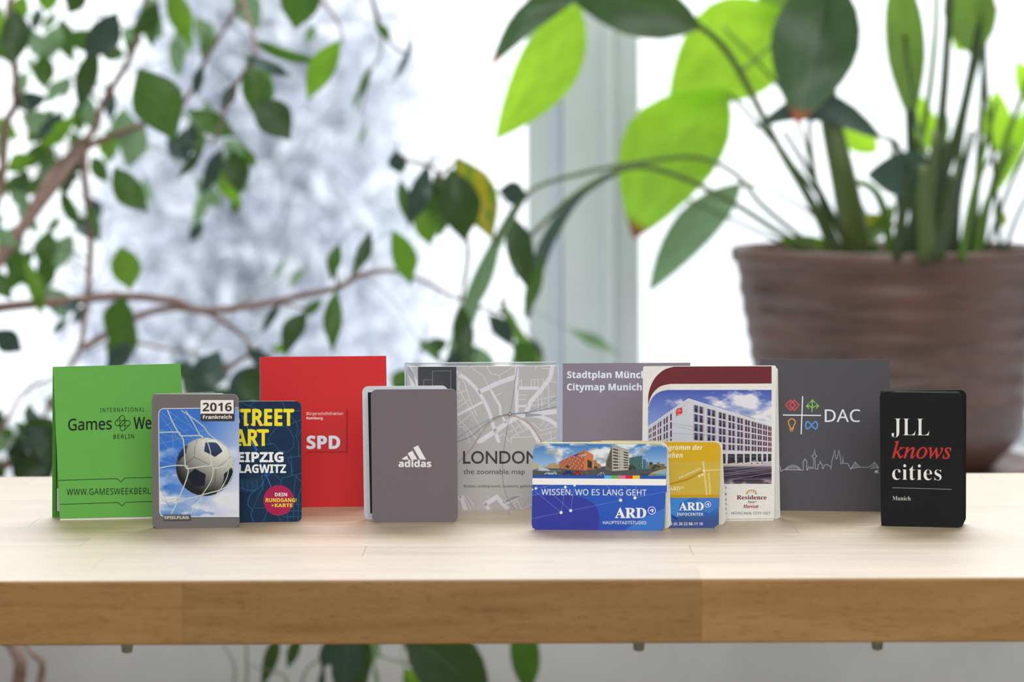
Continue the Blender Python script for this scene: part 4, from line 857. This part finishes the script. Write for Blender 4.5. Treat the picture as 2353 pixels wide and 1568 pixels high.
def from_base(pts, r0, r1, name='trunk'):
    W_ = [tb] + [at(x, y, d) for x, y, d in pts]; W_ = [Vector(v) for v in spline([tuple(v) for v in W_], 4)]; rr = [(r0 + (r1 - r0) * i / (len(W_) - 1)) * BG * 1.5 for i in range(len(W_))]
    V, Fc = tube(W_, rr, 8); mesh(name, V, Fc, M_bark, fig, True); BR.extend([w for w in W_ if w.z > -.38])
from_base([(-250, 1650, 1.98), (-220, 1200, 2.0), (-150, 800, 2.1), (-60, 680, 2.2), (60, 510, 2.25), (140, 410, 2.28), (190, 345, 2.3), (250, 315, 2.3), (325, 288, 2.28)], .0062, .0018)
from_base([(20, 1640, 1.95), (42, 1568, 1.95), (46, 1520, 1.95), (30, 1485, 1.96), (-40, 1350, 2.0), (-60, 1100, 2.1), (-70, 700, 2.2), (0, 440, 2.25), (12, 290, 2.25), (36, 240, 2.25), (34, 150, 2.2), (20, 20, 2.2), (60, -120, 2.2)], .004, .0018)
from_base([(75, 1640, 1.92), (92, 1568, 1.92), (96, 1522, 1.92), (65, 1488, 1.93), (30, 1380, 1.98)], .003, .001, 'twig')
branch([(60, 510, 2.26), (100, 430, 2.27), (145, 372, 2.3), (215, 300, 2.3), (235, 240, 2.3), (300, 130, 2.3), (330, 20, 2.3), (360, -100, 2.3)], .0030, .0016)
branch([(192, 345, 2.3), (196, 430, 2.3), (208, 520, 2.3), (206, 620, 2.3), (198, 700, 2.3), (185, 790, 2.28), (160, 850, 2.25), (100, 960, 2.2), (60, 1100, 2.15)], .0026, .0012)
branch([(-200, 760, 2.2), (-40, 715, 2.2), (60, 700, 2.2), (180, 690, 2.22), (270, 680, 2.24), (400, 692, 2.24), (460, 714, 2.24), (600, 700, 2.24), (700, 678, 2.2), (775, 662, 2.15), (830, 632, 2.15), (900, 622, 2.2), (960, 640, 2.25), (1060, 690, 2.25), (1150, 720, 2.25)], .0034, .0009)
branch([(190, 800, 2.25), (270, 755, 2.25), (330, 722, 2.25), (400, 708, 2.24), (450, 710, 2.24)], .0024, .0020)
branch([(440, 708, 2.24), (500, 730, 2.24), (560, 775, 2.24), (590, 830, 2.2), (580, 900, 2.2)], .0018, .0009)
branch([(240, 795, 2.3), (300, 785, 2.3), (370, 800, 2.3), (440, 810, 2.3)], .0013, .0007)
branch([(325, 288, 2.28), (420, 240, 2.28), (470, 140, 2.25), (520, 60, 2.2), (600, -60, 2.2)], .0014, .0012)
branch([(-60, -90, 2.15), (200, -70, 2.15), (450, -60, 2.2), (600, -60, 2.2), (760, -60, 2.15), (850, -30, 2.2)], .002, .0014)
branch([(850, -30, 2.2), (870, 60, 2.25), (910, 110, 2.25), (935, 125, 2.25)], .001, .0006)
branch([(850, -30, 2.2), (880, 100, 2.25), (850, 170, 2.25), (830, 260, 2.25)], .0008, .0005)
branch([(540, -50, 2.2), (575, 60, 2.15), (585, 130, 2.1), (540, 200, 2.15), (490, 330, 2.15)], .0013, .0009)
branch([(690, -50, 2.15), (770, 40, 2.12), (790, 100, 2.1)], .001, .0006)
branch([(1060, 690, 2.25), (1075, 560, 2.2), (1010, 400, 2.15), (940, 370, 2.15), (905, 345, 2.15)], .0012, .0008)
branch([(1010, 400, 2.15), (1055, 365, 2.15)], .0009, .0007)
branch([(775, 662, 2.15), (772, 600, 2.15), (780, 560, 2.15)], .001, .0006)
branch([(1150, 720, 2.25), (1190, 600, 2.25), (1185, 500, 2.22)], .0008, .0006)
branch([(600, 700, 2.24), (660, 700, 2.2), (700, 712, 2.15)], .001, .0007)
branch([(-60, 1150, 2.1), (0, 1000, 2.2), (60, 900, 2.25), (150, 860, 2.25)], .0016, .0008)
branch([(-80, 1130, 2.08), (30, 1060, 2.1), (130, 1040, 2.12), (250, 1000, 2.15), (420, 930, 2.2), (520, 850, 2.2), (600, 800, 2.2)], .003, .0012)
LEAVES = [  # base x,y  tip x,y  width  depth  kind
 (35, 22, 30, 148, 60, 2.08, 'd'), (268, 30, 195, 135, 66, 2.14, 'g'), (222, 105, 182, 262, 44, 2.15, 'd'), (318, 160, 403, 324, 100, 2.0, 'm'), (165, 72, 222, 120, 44, 2.25, 'm'), (228, 118, 288, 128, 36, 2.3, 'm'),
 (112, -30, 108, 30, 42, 2.2, 'b'), (192, -45, 158, 32, 46, 2.12, 'd'), (140, -60, 60, -10, 40, 2.2, 'd'), (362, 5, 305, 82, 44, 2.2, 'd'), (335, 25, 350, 112, 32, 2.25, 'm'), (310, 60, 285, 95, 34, 2.3, 'p'),
 (385, -40, 440, 108, 46, 2.18, 'b'), (450, 40, 500, 112, 40, 2.45, 'p'), (545, -40, 592, 72, 56, 2.25, 'p'), (700, -60, 678, 68, 82, 2.1, 'm'), (580, 92, 738, 142, 26, 2.12, 'm'), (560, 132, 672, 176, 26, 2.1, 'g'), (572, 135, 608, 300, 58, 2.15, 'm'),
 (600, 140, 628, 240, 34, 2.2, 'b'), (588, 232, 668, 323, 74, 2.08, 'd'), (782, 92, 706, 232, 54, 2.1, 'b'), (725, 60, 705, 100, 22, 2.3, 'p'), (466, 148, 452, 222, 24, 2.15, 'g'), (545, 190, 508, 256, 26, 2.18, 'g'), (428, 254, 545, 318, 46, 2.2, 'm'),
 (248, 188, 252, 285, 26, 2.35, 'g'), (862, 48, 900, 96, 20, 2.2, 'm'), (950, 88, 905, 188, 13, 2.2, 'g'), (852, 150, 812, 242, 15, 2.25, 'm'), (828, 200, 815, 260, 12, 2.4, 'p'), (845, 280, 820, 340, 10, 2.5, 'p'),
 (468, 338, 408, 412, 20, 2.18, 'd'), (510, 340, 462, 448, 36, 2.2, 'g'), (535, 345, 552, 448, 52, 2.1, 'd'), (515, 380, 551, 474, 38, 2.18, 'b'), (560, 335, 583, 388, 24, 2.2, 'm'), (262, 385, 340, 488, 58, 2.1, 'm'),
 (480, 430, 445, 525, 28, 2.4, 'p'), (78, 362, 14, 392, 36, 2.15, 'b'), (30, 235, 112, 222, 40, 2.25, 'g'), (50, 262, 122, 310, 48, 2.28, 'p'), (95, 340, 175, 262, 36, 2.3, 'b'), (80, 330, 152, 250, 20, 2.2, 'g'), (240, 300, 300, 335, 34, 2.35, 'b'),
 (262, 360, 225, 320, 30, 2.35, 'b'), (278, 568, 300, 668, 62, 2.15, 'b'), (286, 680, 262, 800, 62, 2.18, 'm'), (310, 740, 250, 850, 60, 2.25, 'm'), (305, 790, 240, 860, 44, 2.15, 'g'), (-10, 760, 52, 808, 48, 2.15, 'g'), (55, 592, 96, 735, 30, 2.2, 'b'), (30, 560, 62, 640, 34, 2.25, 'm'),
 (178, 682, 146, 722, 24, 2.2, 'g'), (155, 735, 118, 770, 15, 2.18, 'd'), (-20, 620, 28, 690, 40, 2.2, 'm'), (140, 438, 186, 522, 30, 2.3, 'm'), (200, 470, 226, 560, 20, 2.25, 'm'), (-10, 515, 42, 565, 30, 2.2, 'p'), (95, 400, 60, 450, 28, 2.3, 'm'), (20, 440, 70, 480, 30, 2.35, 'p'),
 (120, 250, 60, 330, 44, 2.4, 'm'), (150, 180, 110, 240, 30, 2.4, 'p'), (210, 360, 250, 420, 36, 2.4, 'm'), (160, 300, 200, 360, 30, 2.4, 'm'), (40, 470, 90, 540, 28, 2.4, 'p'), (60, 130, 100, 190, 18, 2.5, 'p'),
 (505, 808, 448, 925, 66, 2.12, 'g'), (600, 838, 520, 930, 70, 2.2, 'g'), (560, 850, 612, 935, 62, 2.15, 'd'), (422, 862, 475, 910, 50, 2.2, 'd'), (565, 800, 640, 852, 30, 2.15, 'g'), (480, 900, 540, 960, 60, 2.25, 'd'), (660, 850, 600, 890, 40, 2.2, 'd'), (450, 940, 400, 1000, 50, 2.2, 'd'),
 (642, 698, 600, 768, 20, 2.18, 'g'), (705, 715, 655, 820, 44, 2.12, 'd'), (740, 690, 690, 730, 22, 2.2, 'm'), (772, 668, 764, 812, 38, 2.1, 'm'), (668, 792, 622, 805, 22, 2.3, 'b'), (700, 612, 662, 665, 16, 2.4, 'p'), (780, 558, 762, 648, 28, 2.13, 'm'), (852, 530, 806, 638, 28, 2.12, 'd'),
 (902, 530, 944, 658, 50, 2.08, 'b'), (910, 348, 918, 400, 38, 2.1, 'g'), (984, 376, 938, 522, 42, 2.1, 'g'), (918, 412, 944, 525, 28, 2.2, 'm'), (1035, 388, 1068, 556, 84, 2.1, 'd'), (1050, 362, 1132, 552, 84, 2.16, 'y'), (968, 480, 988, 565, 52, 2.18, 'b'), (1000, 400, 1045, 505, 50, 2.2, 'd'), (955, 410, 985, 500, 40, 2.22, 'm'), (1005, 430, 1010, 545, 60, 2.2, 'm'), (1080, 380, 1100, 480, 60, 2.2, 'm'), (1210, 448, 1145, 438, 48, 2.15, 'g'),
 (1182, 502, 1212, 664, 58, 2.08, 'd'), (1248, 596, 1204, 732, 30, 2.2, 'm'), (1058, 700, 1074, 836, 44, 2.15, 'd'), (1150, 560, 1040, 770, 26, 2.35, 'p'), (1122, 722, 1180, 800, 38, 2.25, 'g'), (962, 782, 1015, 836, 22, 2.12, 'm'), (1078, 790, 1010, 850, 34, 2.2, 'g'), (1180, 790, 1230, 850, 50, 2.25, 'm'),
 (1100, 800, 1130, 860, 40, 2.3, 'p'), (945, 850, 900, 900, 40, 2.25, 'm'), (1300, 755, 1425, 818, 22, 2.5, 'p'), (630, 640, 655, 590, 14, 2.4, 'p'), (350, 470, 330, 400, 20, 2.5, 'p'),
 (110, 968, 40, 1005, 44, 2.08, 'd'), (128, 985, 60, 1030, 40, 2.1, 'g'), (60, 1020, 20, 1060, 40, 2.12, 'g'), (130, 1050, 80, 1100, 60, 2.1, 'd'), (20, 1000, -20, 1040, 36, 2.15, 'p'), (30, 1060, 60, 1105, 40, 2.2, 'd'), (0, 1060, -30, 1100, 50, 2.1, 'd'), (150, 1000, 120, 1060, 50, 2.15, 'd'), (90, 960, 130, 1000, 36, 2.2, 'd'), (60, 1070, 100, 1120, 40, 2.08, 'm'),
 (5, 985, 30, 1010, 26, 2.2, 'm'), (110, 1070, 50, 1090, 34, 2.2, 'm')]
rf_ = random.Random(11)
for x0, x1, y0, y1, cnt, kinds in ((-20, 230, -20, 600, 34, 'mgppmb'), (230, 520, -20, 330, 14, 'pgmp'), (-20, 230, 330, 720, 16, 'mgpd'), (-30, 140, 900, 1090, 16, 'dgmd'), (415, 640, 815, 960, 16, 'dggd'), (940, 1260, 770, 880, 10, 'dgmp'), (430, 560, 230, 520, 8, 'gmp')):
    for k in range(cnt):
        x, y = rf_.uniform(x0, x1), rf_.uniform(y0, y1); a = rf_.gauss(1.75, .55); l_ = rf_.uniform(50, 105)
        LEAVES.append((x, y, x + l_ * math.cos(a), y + l_ * math.sin(a), l_ * rf_.uniform(.34, .55), rf_.uniform(2.28, 2.52), kinds[rf_.randrange(len(kinds))]))
for bx, by, tx_, ty_, w, D, kd in LEAVES:
    if by > 960: D = min(D, 2.07)
    b, t_ = at(bx, by, D), at(tx_, ty_, D + (R() - .5) * .03)
    make_leaf(fig, b, t_, w * D * BG / F * 1.14, kd, roll=(R() - .5) * .9, bend=(R() - .5) * .25, fold=.06 + .12 * R(), curl=(R() - .5) * .12)
    near = min(BR, key=lambda v: (v - b).length); dist = (near - b).length
    if dist > .004:
        mid = (near + b) / 2 + Vector((0, 0, .012 * min(1, dist / .05))); W_ = [Vector(v) for v in spline([tuple(near), tuple(mid), tuple(b)], 4)]
        V, Fc = tube(W_, [.0007, .0006, .0006, .0005, .0005, .0005, .0005, .0005, .0005][:len(W_)], 5); mesh('leaf_stalk', V, Fc, M_twig, fig, True)
# shoots seen under the table
fig2 = thing('trailing_fig', 'low fig shoots with big dark leaves, seen below the table edge', 'plant', (-.13, 2.51, FL))
V, Fc = lathe([(.0, FL), (.08, FL), (.1, FL + .15), (.108, FL + .16), (.1, FL + .165), (.09, FL + .13), (0, FL + .13)], 32, -.13, 2.51); mesh('pot', V, Fc, M_terra, fig2, True)
S0 = Vector((-.13, 2.51, FL + .13)); SB = []
for pts in ([(560, 1700), (568, 1560), (562, 1420), (560, 1380)], [(700, 1700), (690, 1600), (705, 1540), (740, 1505), (760, 1420)], [(950, 1700), (1040, 1600), (1000, 1540), (880, 1510), (860, 1450)], [(950, 1700), (990, 1560), (930, 1480), (920, 1440)], [(1180, 1700), (1200, 1600), (1240, 1450), (1230, 1400)], [(620, 1700), (660, 1568), (610, 1540), (575, 1530)], [(560, 1700), (540, 1540), (512, 1480)]):
    W_ = [Vector(v) for v in spline([tuple(S0)] + [tuple(at(x, y, 1.95)) for x, y in pts], 5)]; V, Fc = tube(W_, [.0018 - .0012 * i / len(W_) for i in range(len(W_))], 6); mesh('stem', V, Fc, M_twig, fig2, True); SB += W_
for bx, by, tx_, ty_, w, D, kd in ((640, 1455, 600, 1585, 30, 1.95, 'd'), (690, 1455, 660, 1538, 25, 1.96, 'd'), (775, 1440, 738, 1540, 38, 1.93, 'g'), (745, 1530, 735, 1600, 15, 1.95, 'g'), (810, 1430, 780, 1610, 62, 1.9, 'g'), (830, 1420, 815, 1640, 48, 1.93, 'd'), (860, 1440, 855, 1530, 30, 2.0, 'p'),
                                  (930, 1440, 1130, 1620, 135, 1.88, 'd'), (930, 1535, 985, 1620, 46, 1.95, 'b'), (1200, 1420, 1215, 1600, 62, 1.92, 'm'), (925, 1480, 960, 1500, 18, 2.0, 'm'), (860, 1520, 870, 1600, 10, 1.98, 'p')):
    b, t_ = at(bx, by, D), at(tx_, ty_, D + .01); make_leaf(fig2, b, t_, w * D * BG / F * 1.14, kd, roll=(R() - .5) * .5, bend=(R() - .5) * .2)
    near = min(SB, key=lambda v: (v - b).length); V, Fc = tube([near, (near + b) / 2 + Vector((0, 0, .004)), b], .0006, 5); mesh('leaf_stalk', V, Fc, M_twig, fig2, True)

# --- potted peace lily on the sill
M_pot = mat('weathered_brown_glaze', rough=.38); m = M_pot
band = noise(m, 5, (.5, .5, 7), 6, rough=.7); spot = noise(m, 9, (1, 1, 2.2), 4)
c1 = ramp(m, band, [(.28, lc('#3c302d')), (.40, lc('#54423d')), (.48, lc('#6c4f46')), (.54, lc('#453834')), (.62, lc('#75605a')), (.74, lc('#4c403d'))])
c2 = ramp(m, spot, [(.35, lc('#4c403c')), (.6, lc('#78594e'))]); L(m, mixc(m, .35, c1, c2), P(m).inputs['Base Color']); bump(m, band, .5, .003)
PD = 2.35 * BG; pc = CAM + ray(2045, 800) * PD; PX, PY = pc.x, PD
zz = lambda y: H - (y - 327) * PD / F
rr_ = lambda v: v * PD / F
prof = [(0, zz(1064)), (rr_(232), zz(1064)), (rr_(240), zz(1058)), (rr_(255), zz(1040)), (rr_(268), zz(1028)), (rr_(279), zz(1016)), (rr_(296), zz(994)), (rr_(306), zz(960))]
ys = np.linspace(940, 610, 34)
for y in ys: prof.append((rr_(np.interp(y, [610, 668, 758, 836, 940], [349, 344, 329, 317, 308]) + 2.2 * math.sin((y - 600) / 330 * 2 * math.pi * 6.5)), zz(y)))
prof += [(rr_(352), zz(604)), (rr_(360), zz(600)), (rr_(364), zz(590)), (rr_(363), zz(572)), (rr_(358), zz(566)), (rr_(348), zz(567)), (rr_(342), zz(580)), (rr_(338), zz(640)), (rr_(300), zz(660))]
lily = thing('potted_lily', 'tall leafy lily in a large ridged brown pot on the window sill', 'potted plant', (PX, PY, ZS))
V, Fc = lathe(prof, 96, PX, PY); mesh('pot', V, Fc, M_pot, lily, True)
V, Fc = lathe([(0, ZS), (rr_(300), ZS), (rr_(335), zz(1062)), (rr_(342), zz(1058)), (rr_(338), zz(1056)), (rr_(326), zz(1062)), (rr_(300), zz(1072)), (0, zz(1072))], 72, PX, PY); mesh('saucer', V, Fc, mat('red_brown_saucer', lc('#7d5244'), .45), lily, True)
M_soil = mat('soil', lc('#3a2a22'), .9); bump(M_soil, noise(M_soil, 90), 1, .01); V, Fc = lathe([(0, zz(588)), (rr_(150), zz(590)), (rr_(339), zz(600))], 48, PX, PY); mesh('soil', V, Fc, M_soil, lily, True)
M_stem = leaf_mat('lily_stem', '#5a6c38', '#6c8a3a', .15, .4); M_stemd = leaf_mat('lily_stem_dark', '#3c5028', '#4a6a2c', .15, .4); M_steml = leaf_mat('lily_stem_light', '#6f9038', '#8fbe3c', .4, .4)
SM = {'o': M_stem, 'd': M_stemd, 'l': M_steml}
def stem(pts, w0, w1, kd='d', name='stem'):
    n = len(pts); W_ = [at(*(p if len(p) == 3 else (p[0], p[1], 2.35))) for p in pts]; W_ = [Vector(v) for v in spline([tuple(v) for v in W_], 5)]
    rr = [(w0 + (w1 - w0) * i / (len(W_) - 1)) / 2 * PD / F for i in range(len(W_))]; V, Fc = tube(W_, rr, 8); mesh(name, V, Fc, SM[kd], lily, True)
STEMS = [([(1975, 600, 2.25), (1940, 420, 2.22), (1908, 270, 2.22), (1890, 120, 2.22)], 58, 30, 'o'), ([(2110, 600), (2098, 420), (2090, 250), (2078, 80), (2060, -40)], 26, 12, 'd'), ([(2130, 600, 2.3), (2150, 400, 2.28), (2170, 200, 2.28), (2182, 0, 2.28), (2190, -100, 2.28)], 22, 12, 'd'),
    ([(2115, 600, 2.3), (2155, 450, 2.3), (2215, 250, 2.3), (2250, 60, 2.3), (2270, -80, 2.3)], 24, 14, 'd'), ([(2225, 600), (2245, 400), (2258, 200), (2262, 60), (2250, -80)], 14, 8, 'd'), ([(2090, 600, 2.25), (2110, 480, 2.25), (2125, 370, 2.25)], 34, 22, 'd'), ([(2150, 600, 2.32), (2165, 450, 2.32), (2170, 320, 2.32)], 40, 22, 'o'),
    ([(2190, 600, 2.32), (2200, 450, 2.32), (2235, 300, 2.32)], 26, 12, 'd'), ([(2250, 600), (2275, 450), (2320, 300), (2375, 150)], 16, 10, 'l'), ([(2260, 600, 2.3), (2300, 480, 2.3), (2353, 360, 2.3), (2420, 250, 2.3)], 10, 8, 'd'), ([(2300, 600), (2345, 480), (2400, 380)], 10, 7, 'd'),
    ([(1920, 600, 2.3), (1870, 480, 2.3), (1790, 340, 2.3), (1700, 165, 2.3), (1650, 95, 2.28), (1608, 60, 2.25)], 16, 12, 'o'), ([(1930, 600), (1890, 500), (1810, 360), (1760, 300)], 10, 6, 'd'), ([(1950, 600, 2.4), (1900, 520, 2.4), (1850, 330, 2.4), (1790, 200, 2.4), (1660, 60, 2.4)], 9, 6, 'o'),
    ([(1900, 590, 2.3), (1800, 540, 2.3), (1690, 470, 2.3), (1560, 405, 2.28), (1450, 385, 2.25), (1330, 440, 2.2), (1200, 560, 2.2)], 13, 8, 'o'), ([(1900, 590, 2.35), (1760, 480, 2.35), (1690, 400, 2.35), (1600, 362, 2.35), (1480, 372, 2.3), (1330, 400, 2.25), (1210, 445, 2.2), (1130, 560, 2.2)], 11, 8, 'o'),
    ([(1880, 590, 2.45), (1770, 545, 2.45), (1650, 490, 2.45), (1560, 450, 2.45)], 9, 6, 'o'), ([(1960, 600, 2.4), (1920, 500, 2.4), (1840, 400, 2.4), (1700, 240, 2.4), (1665, 215, 2.4)], 10, 7, 'd'), ([(1940, 600, 2.45), (1900, 520, 2.45), (1780, 440, 2.45), (1700, 420, 2.45)], 8, 6, 'd'),
    ([(2050, 600, 2.3), (2030, 480, 2.3), (2000, 430, 2.3), (1950, 415, 2.3)], 20, 12, 'l'), ([(2080, 600, 2.4), (2075, 450, 2.4), (2060, 350, 2.4)], 14, 8, 'd'), ([(1990, 600, 2.4), (1960, 480, 2.4), (1920, 330, 2.4), (1870, 180, 2.4)], 12, 8, 'd'), ([(2100, 600, 2.4), (2130, 480, 2.4), (2120, 340, 2.4)], 20, 10, 'l'),
    ([(2060, 600, 2.2), (2075, 480, 2.2), (2090, 400, 2.2)], 22, 18, 'd'), ([(2170, 600, 2.25), (2190, 500, 2.25), (2205, 380, 2.25)], 24, 14, 'd'), ([(2210, 600, 2.2), (2225, 500, 2.2), (2262, 340, 2.2), (2290, 230, 2.2)], 16, 8, 'l'), ([(2140, 600, 2.2), (2135, 500, 2.2), (2150, 300, 2.2)], 30, 14, 'o'), ([(2240, 600, 2.42), (2250, 420, 2.42), (2290, 340, 2.42)], 12, 8, 'l')]
STEMS += [([(2060, 600, 2.35), (2085, 450, 2.35), (2130, 250, 2.35), (2150, 60, 2.35), (2150, -80, 2.35)], 16, 9, 'l'), ([(2180, 600, 2.38), (2195, 420, 2.38), (2230, 200, 2.38), (2290, 20, 2.38)], 16, 9, 'o'), ([(2130, 600, 2.18), (2120, 480, 2.18), (2122, 380, 2.18)], 34, 20, 'o'),
    ([(1960, 600, 2.3), (1900, 470, 2.3), (1850, 380, 2.3), (1800, 300, 2.3)], 14, 8, 'd'), ([(1940, 600, 2.36), (1880, 440, 2.36), (1860, 300, 2.36), (1870, 270, 2.36)], 12, 8, 'o'), ([(2020, 600, 2.45), (1990, 500, 2.45), (1960, 440, 2.45)], 16, 10, 'l'), ([(2080, 600, 2.45), (2060, 420, 2.45), (2050, 320, 2.45)], 18, 10, 'o'), ([(2300, 600, 2.3), (2290, 450, 2.3), (2270, 250, 2.3), (2262, 100, 2.3)], 10, 7, 'd'), ([(2240, 600, 2.3), (2265, 480, 2.3), (2330, 330, 2.3)], 22, 12, 'l'), ([(2155, 600, 2.15), (2175, 500, 2.15), (2195, 400, 2.15)], 26, 16, 'd')]
for a in STEMS: stem(a[0], a[1] * 1.15, a[2] * 1.15, a[3])
LL = [((1612, 62), (1270, -45), 125, 2.25, 'D', .10, 'lily', 0), ((1330, 5), (1138, 322), 128, 2.28, 'L', -.1, 'lily', .05), ((1360, -40), (1128, 152), 62, 2.2, 'Dt', .2, 'lily', -.1), ((1835, 40), (1535, 232), 215, 2.42, 'L', .1, 'lily', -.05), ((1668, 205), (1456, 548), 205, 2.38, 'Lt', .2, 'lily', -.1),
      ((1705, 420), (1490, 672), 88, 2.48, 'p', .1, 'lily', -.05), ((1905, -70), (1832, 284), 185, 2.2, 'Dt', .2, 'lily', .0), ((2030, 320), (1728, 298), 62, 2.2, 'G', .2, 'lily', -.20), ((2142, 372), (1992, 402), 92, 2.2, 'G', .2, 'lily', .1), ((2092, 250), (2064, -90), 82, 2.3, 'M', .1, 'strap', 0), ((2240, 130), (2215, -110), 110, 2.3, 'M', .1, 'lily', 0),
      ((2125, 350), (2112, 218), 64, 2.45, 'L', .1, 'lily', 0), ((2015, 350), (1925, 280), 60, 2.45, 'L', .1, 'lily', 0), ((2292, 350), (2290, 205), 64, 2.42, 'L', .1, 'lily', 0), ((2285, 440), (2375, 230), 44, 2.38, 'L', .1, 'strap', 0), ((2400, 250), (2335, 140), 60, 2.4, 'L', .1, 'lily', 0), ((2060, 520), (1968, 498), 34, 2.42, 'y', .1, 'lily', 0), ((1915, 562), (1785, 552), 30, 2.38, 'b', .1, 'lily', 0),
      ((1560, 450), (1490, 520), 0.1, 2.45, 'L', .1, 'lily', 0), ((1480, 10), (1420, 80), 40, 2.5, 'L', .1, 'lily', 0), ((2200, 120), (2250, 0), 60, 2.45, 'L', .1, 'lily', 0), ((1830, 60), (1770, -60), 130, 2.45, 'M', .1, 'lily', 0), ((2150, 350), (2170, 240), 40, 2.5, 'M', 0, 'lily', 0), ((1960, 420), (1940, 500), 44, 2.4, 'M', 0, 'lily', 0), ((2310, 520), (2285, 470), 26, 2.4, 'y', 0, 'lily', 0), ((2055, 470), (2000, 560), 34, 2.42, 'M', .1, 'lily', 0)]
for b, t_, w, D, kd, be, shp, cu in LL:
    if w < 1: continue
    o = make_leaf(lily, at(*b, D), at(*t_, D - .02), w * D * BG / F * 1.1, kd, roll=.25 * (R() - .5), bend=be * .6, fold=.10, shape=shp, curl=cu, wave=.02)
stem([(1612, 62, 2.25), (1330, 5, 2.26), (1300, -10, 2.26)], 10, 8, 'o'); stem([(1890, 120, 2.22), (1900, 0, 2.21), (1905, -70, 2.2)], 26, 18, 'o'); stem([(1700, 165, 2.32), (1800, 80, 2.38), (1835, 40, 2.42)], 10, 8, 'l')
stem([(2078, 80, 2.3), (2110, 300, 2.25), (2142, 372, 2.2)], 8, 7, 'd'); stem([(2090, 400, 2.2), (2060, 330, 2.2), (2030, 315, 2.2)], 12, 8, 'd')

# long arching blades hanging left of the pot
def blade(pts, ws, D, kd, tilt=.35):
    C_ = spline([(x, y, w) for (x, y), w in zip(pts, ws)], 5); V, Fc, UV = [], [], []
    for i, (x, y, w) in enumerate(C_):
        a, b = C_[max(i - 1, 0)], C_[min(i + 1, len(C_) - 1)]; dx, dy = b[0] - a[0], b[1] - a[1]; l_ = math.hypot(dx, dy); nx, ny = -dy / l_, dx / l_
        for u in (-1, -.5, 0, .5, 1): V.append(at(x + nx * u * w / 2, y + ny * u * w / 2, D + u * tilt * w * D / F / 2 + abs(u) * .004)); UV.append((.5 + u / 2, i / (len(C_) - 1)))
    for i in range(len(C_) - 1):
        for k in range(4): a = i * 5 + k; Fc.append((a, a + 1, a + 6, a + 5))
    mesh('leaf', V, Fc, LM[kd], lily, True, uv=UV)
blade([(1215, 442), (1165, 515), (1112, 620), (1075, 720), (1045, 820), (1028, 890)], [8, 20, 34, 40, 36, 14], 2.2, 'p')
blade([(1430, 388), (1330, 448), (1258, 555), (1226, 655), (1212, 735)], [12, 22, 32, 28, 6], 2.24, 'G')
blade([(1130, 560), (1090, 660), (1070, 760), (1062, 850)], [10, 24, 30, 12], 2.3, 'M')
blade([(1150, 690), (1185, 760), (1230, 830), (1260, 880)], [10, 26, 30, 12], 2.3, 'M')
# --- frosted tree outside the window
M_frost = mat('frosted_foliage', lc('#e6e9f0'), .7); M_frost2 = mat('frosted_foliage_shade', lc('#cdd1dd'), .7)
ft = thing('frosted_tree', 'pale frosted tree outside the window behind the fig', 'tree', (at(600, 700, 9).x, 11.7, -3.0))
V, Fc = tube([(at(600, 700, 9).x, 11.7, -3.0), (at(610, 700, 9).x, 11.7, 0), (at(600, 200, 9).x, 11.8, 1.4)], [.12, .08, .03], 8); mesh('trunk', V, Fc, M_frost2, ft, True)
rs = np.random.RandomState(5)
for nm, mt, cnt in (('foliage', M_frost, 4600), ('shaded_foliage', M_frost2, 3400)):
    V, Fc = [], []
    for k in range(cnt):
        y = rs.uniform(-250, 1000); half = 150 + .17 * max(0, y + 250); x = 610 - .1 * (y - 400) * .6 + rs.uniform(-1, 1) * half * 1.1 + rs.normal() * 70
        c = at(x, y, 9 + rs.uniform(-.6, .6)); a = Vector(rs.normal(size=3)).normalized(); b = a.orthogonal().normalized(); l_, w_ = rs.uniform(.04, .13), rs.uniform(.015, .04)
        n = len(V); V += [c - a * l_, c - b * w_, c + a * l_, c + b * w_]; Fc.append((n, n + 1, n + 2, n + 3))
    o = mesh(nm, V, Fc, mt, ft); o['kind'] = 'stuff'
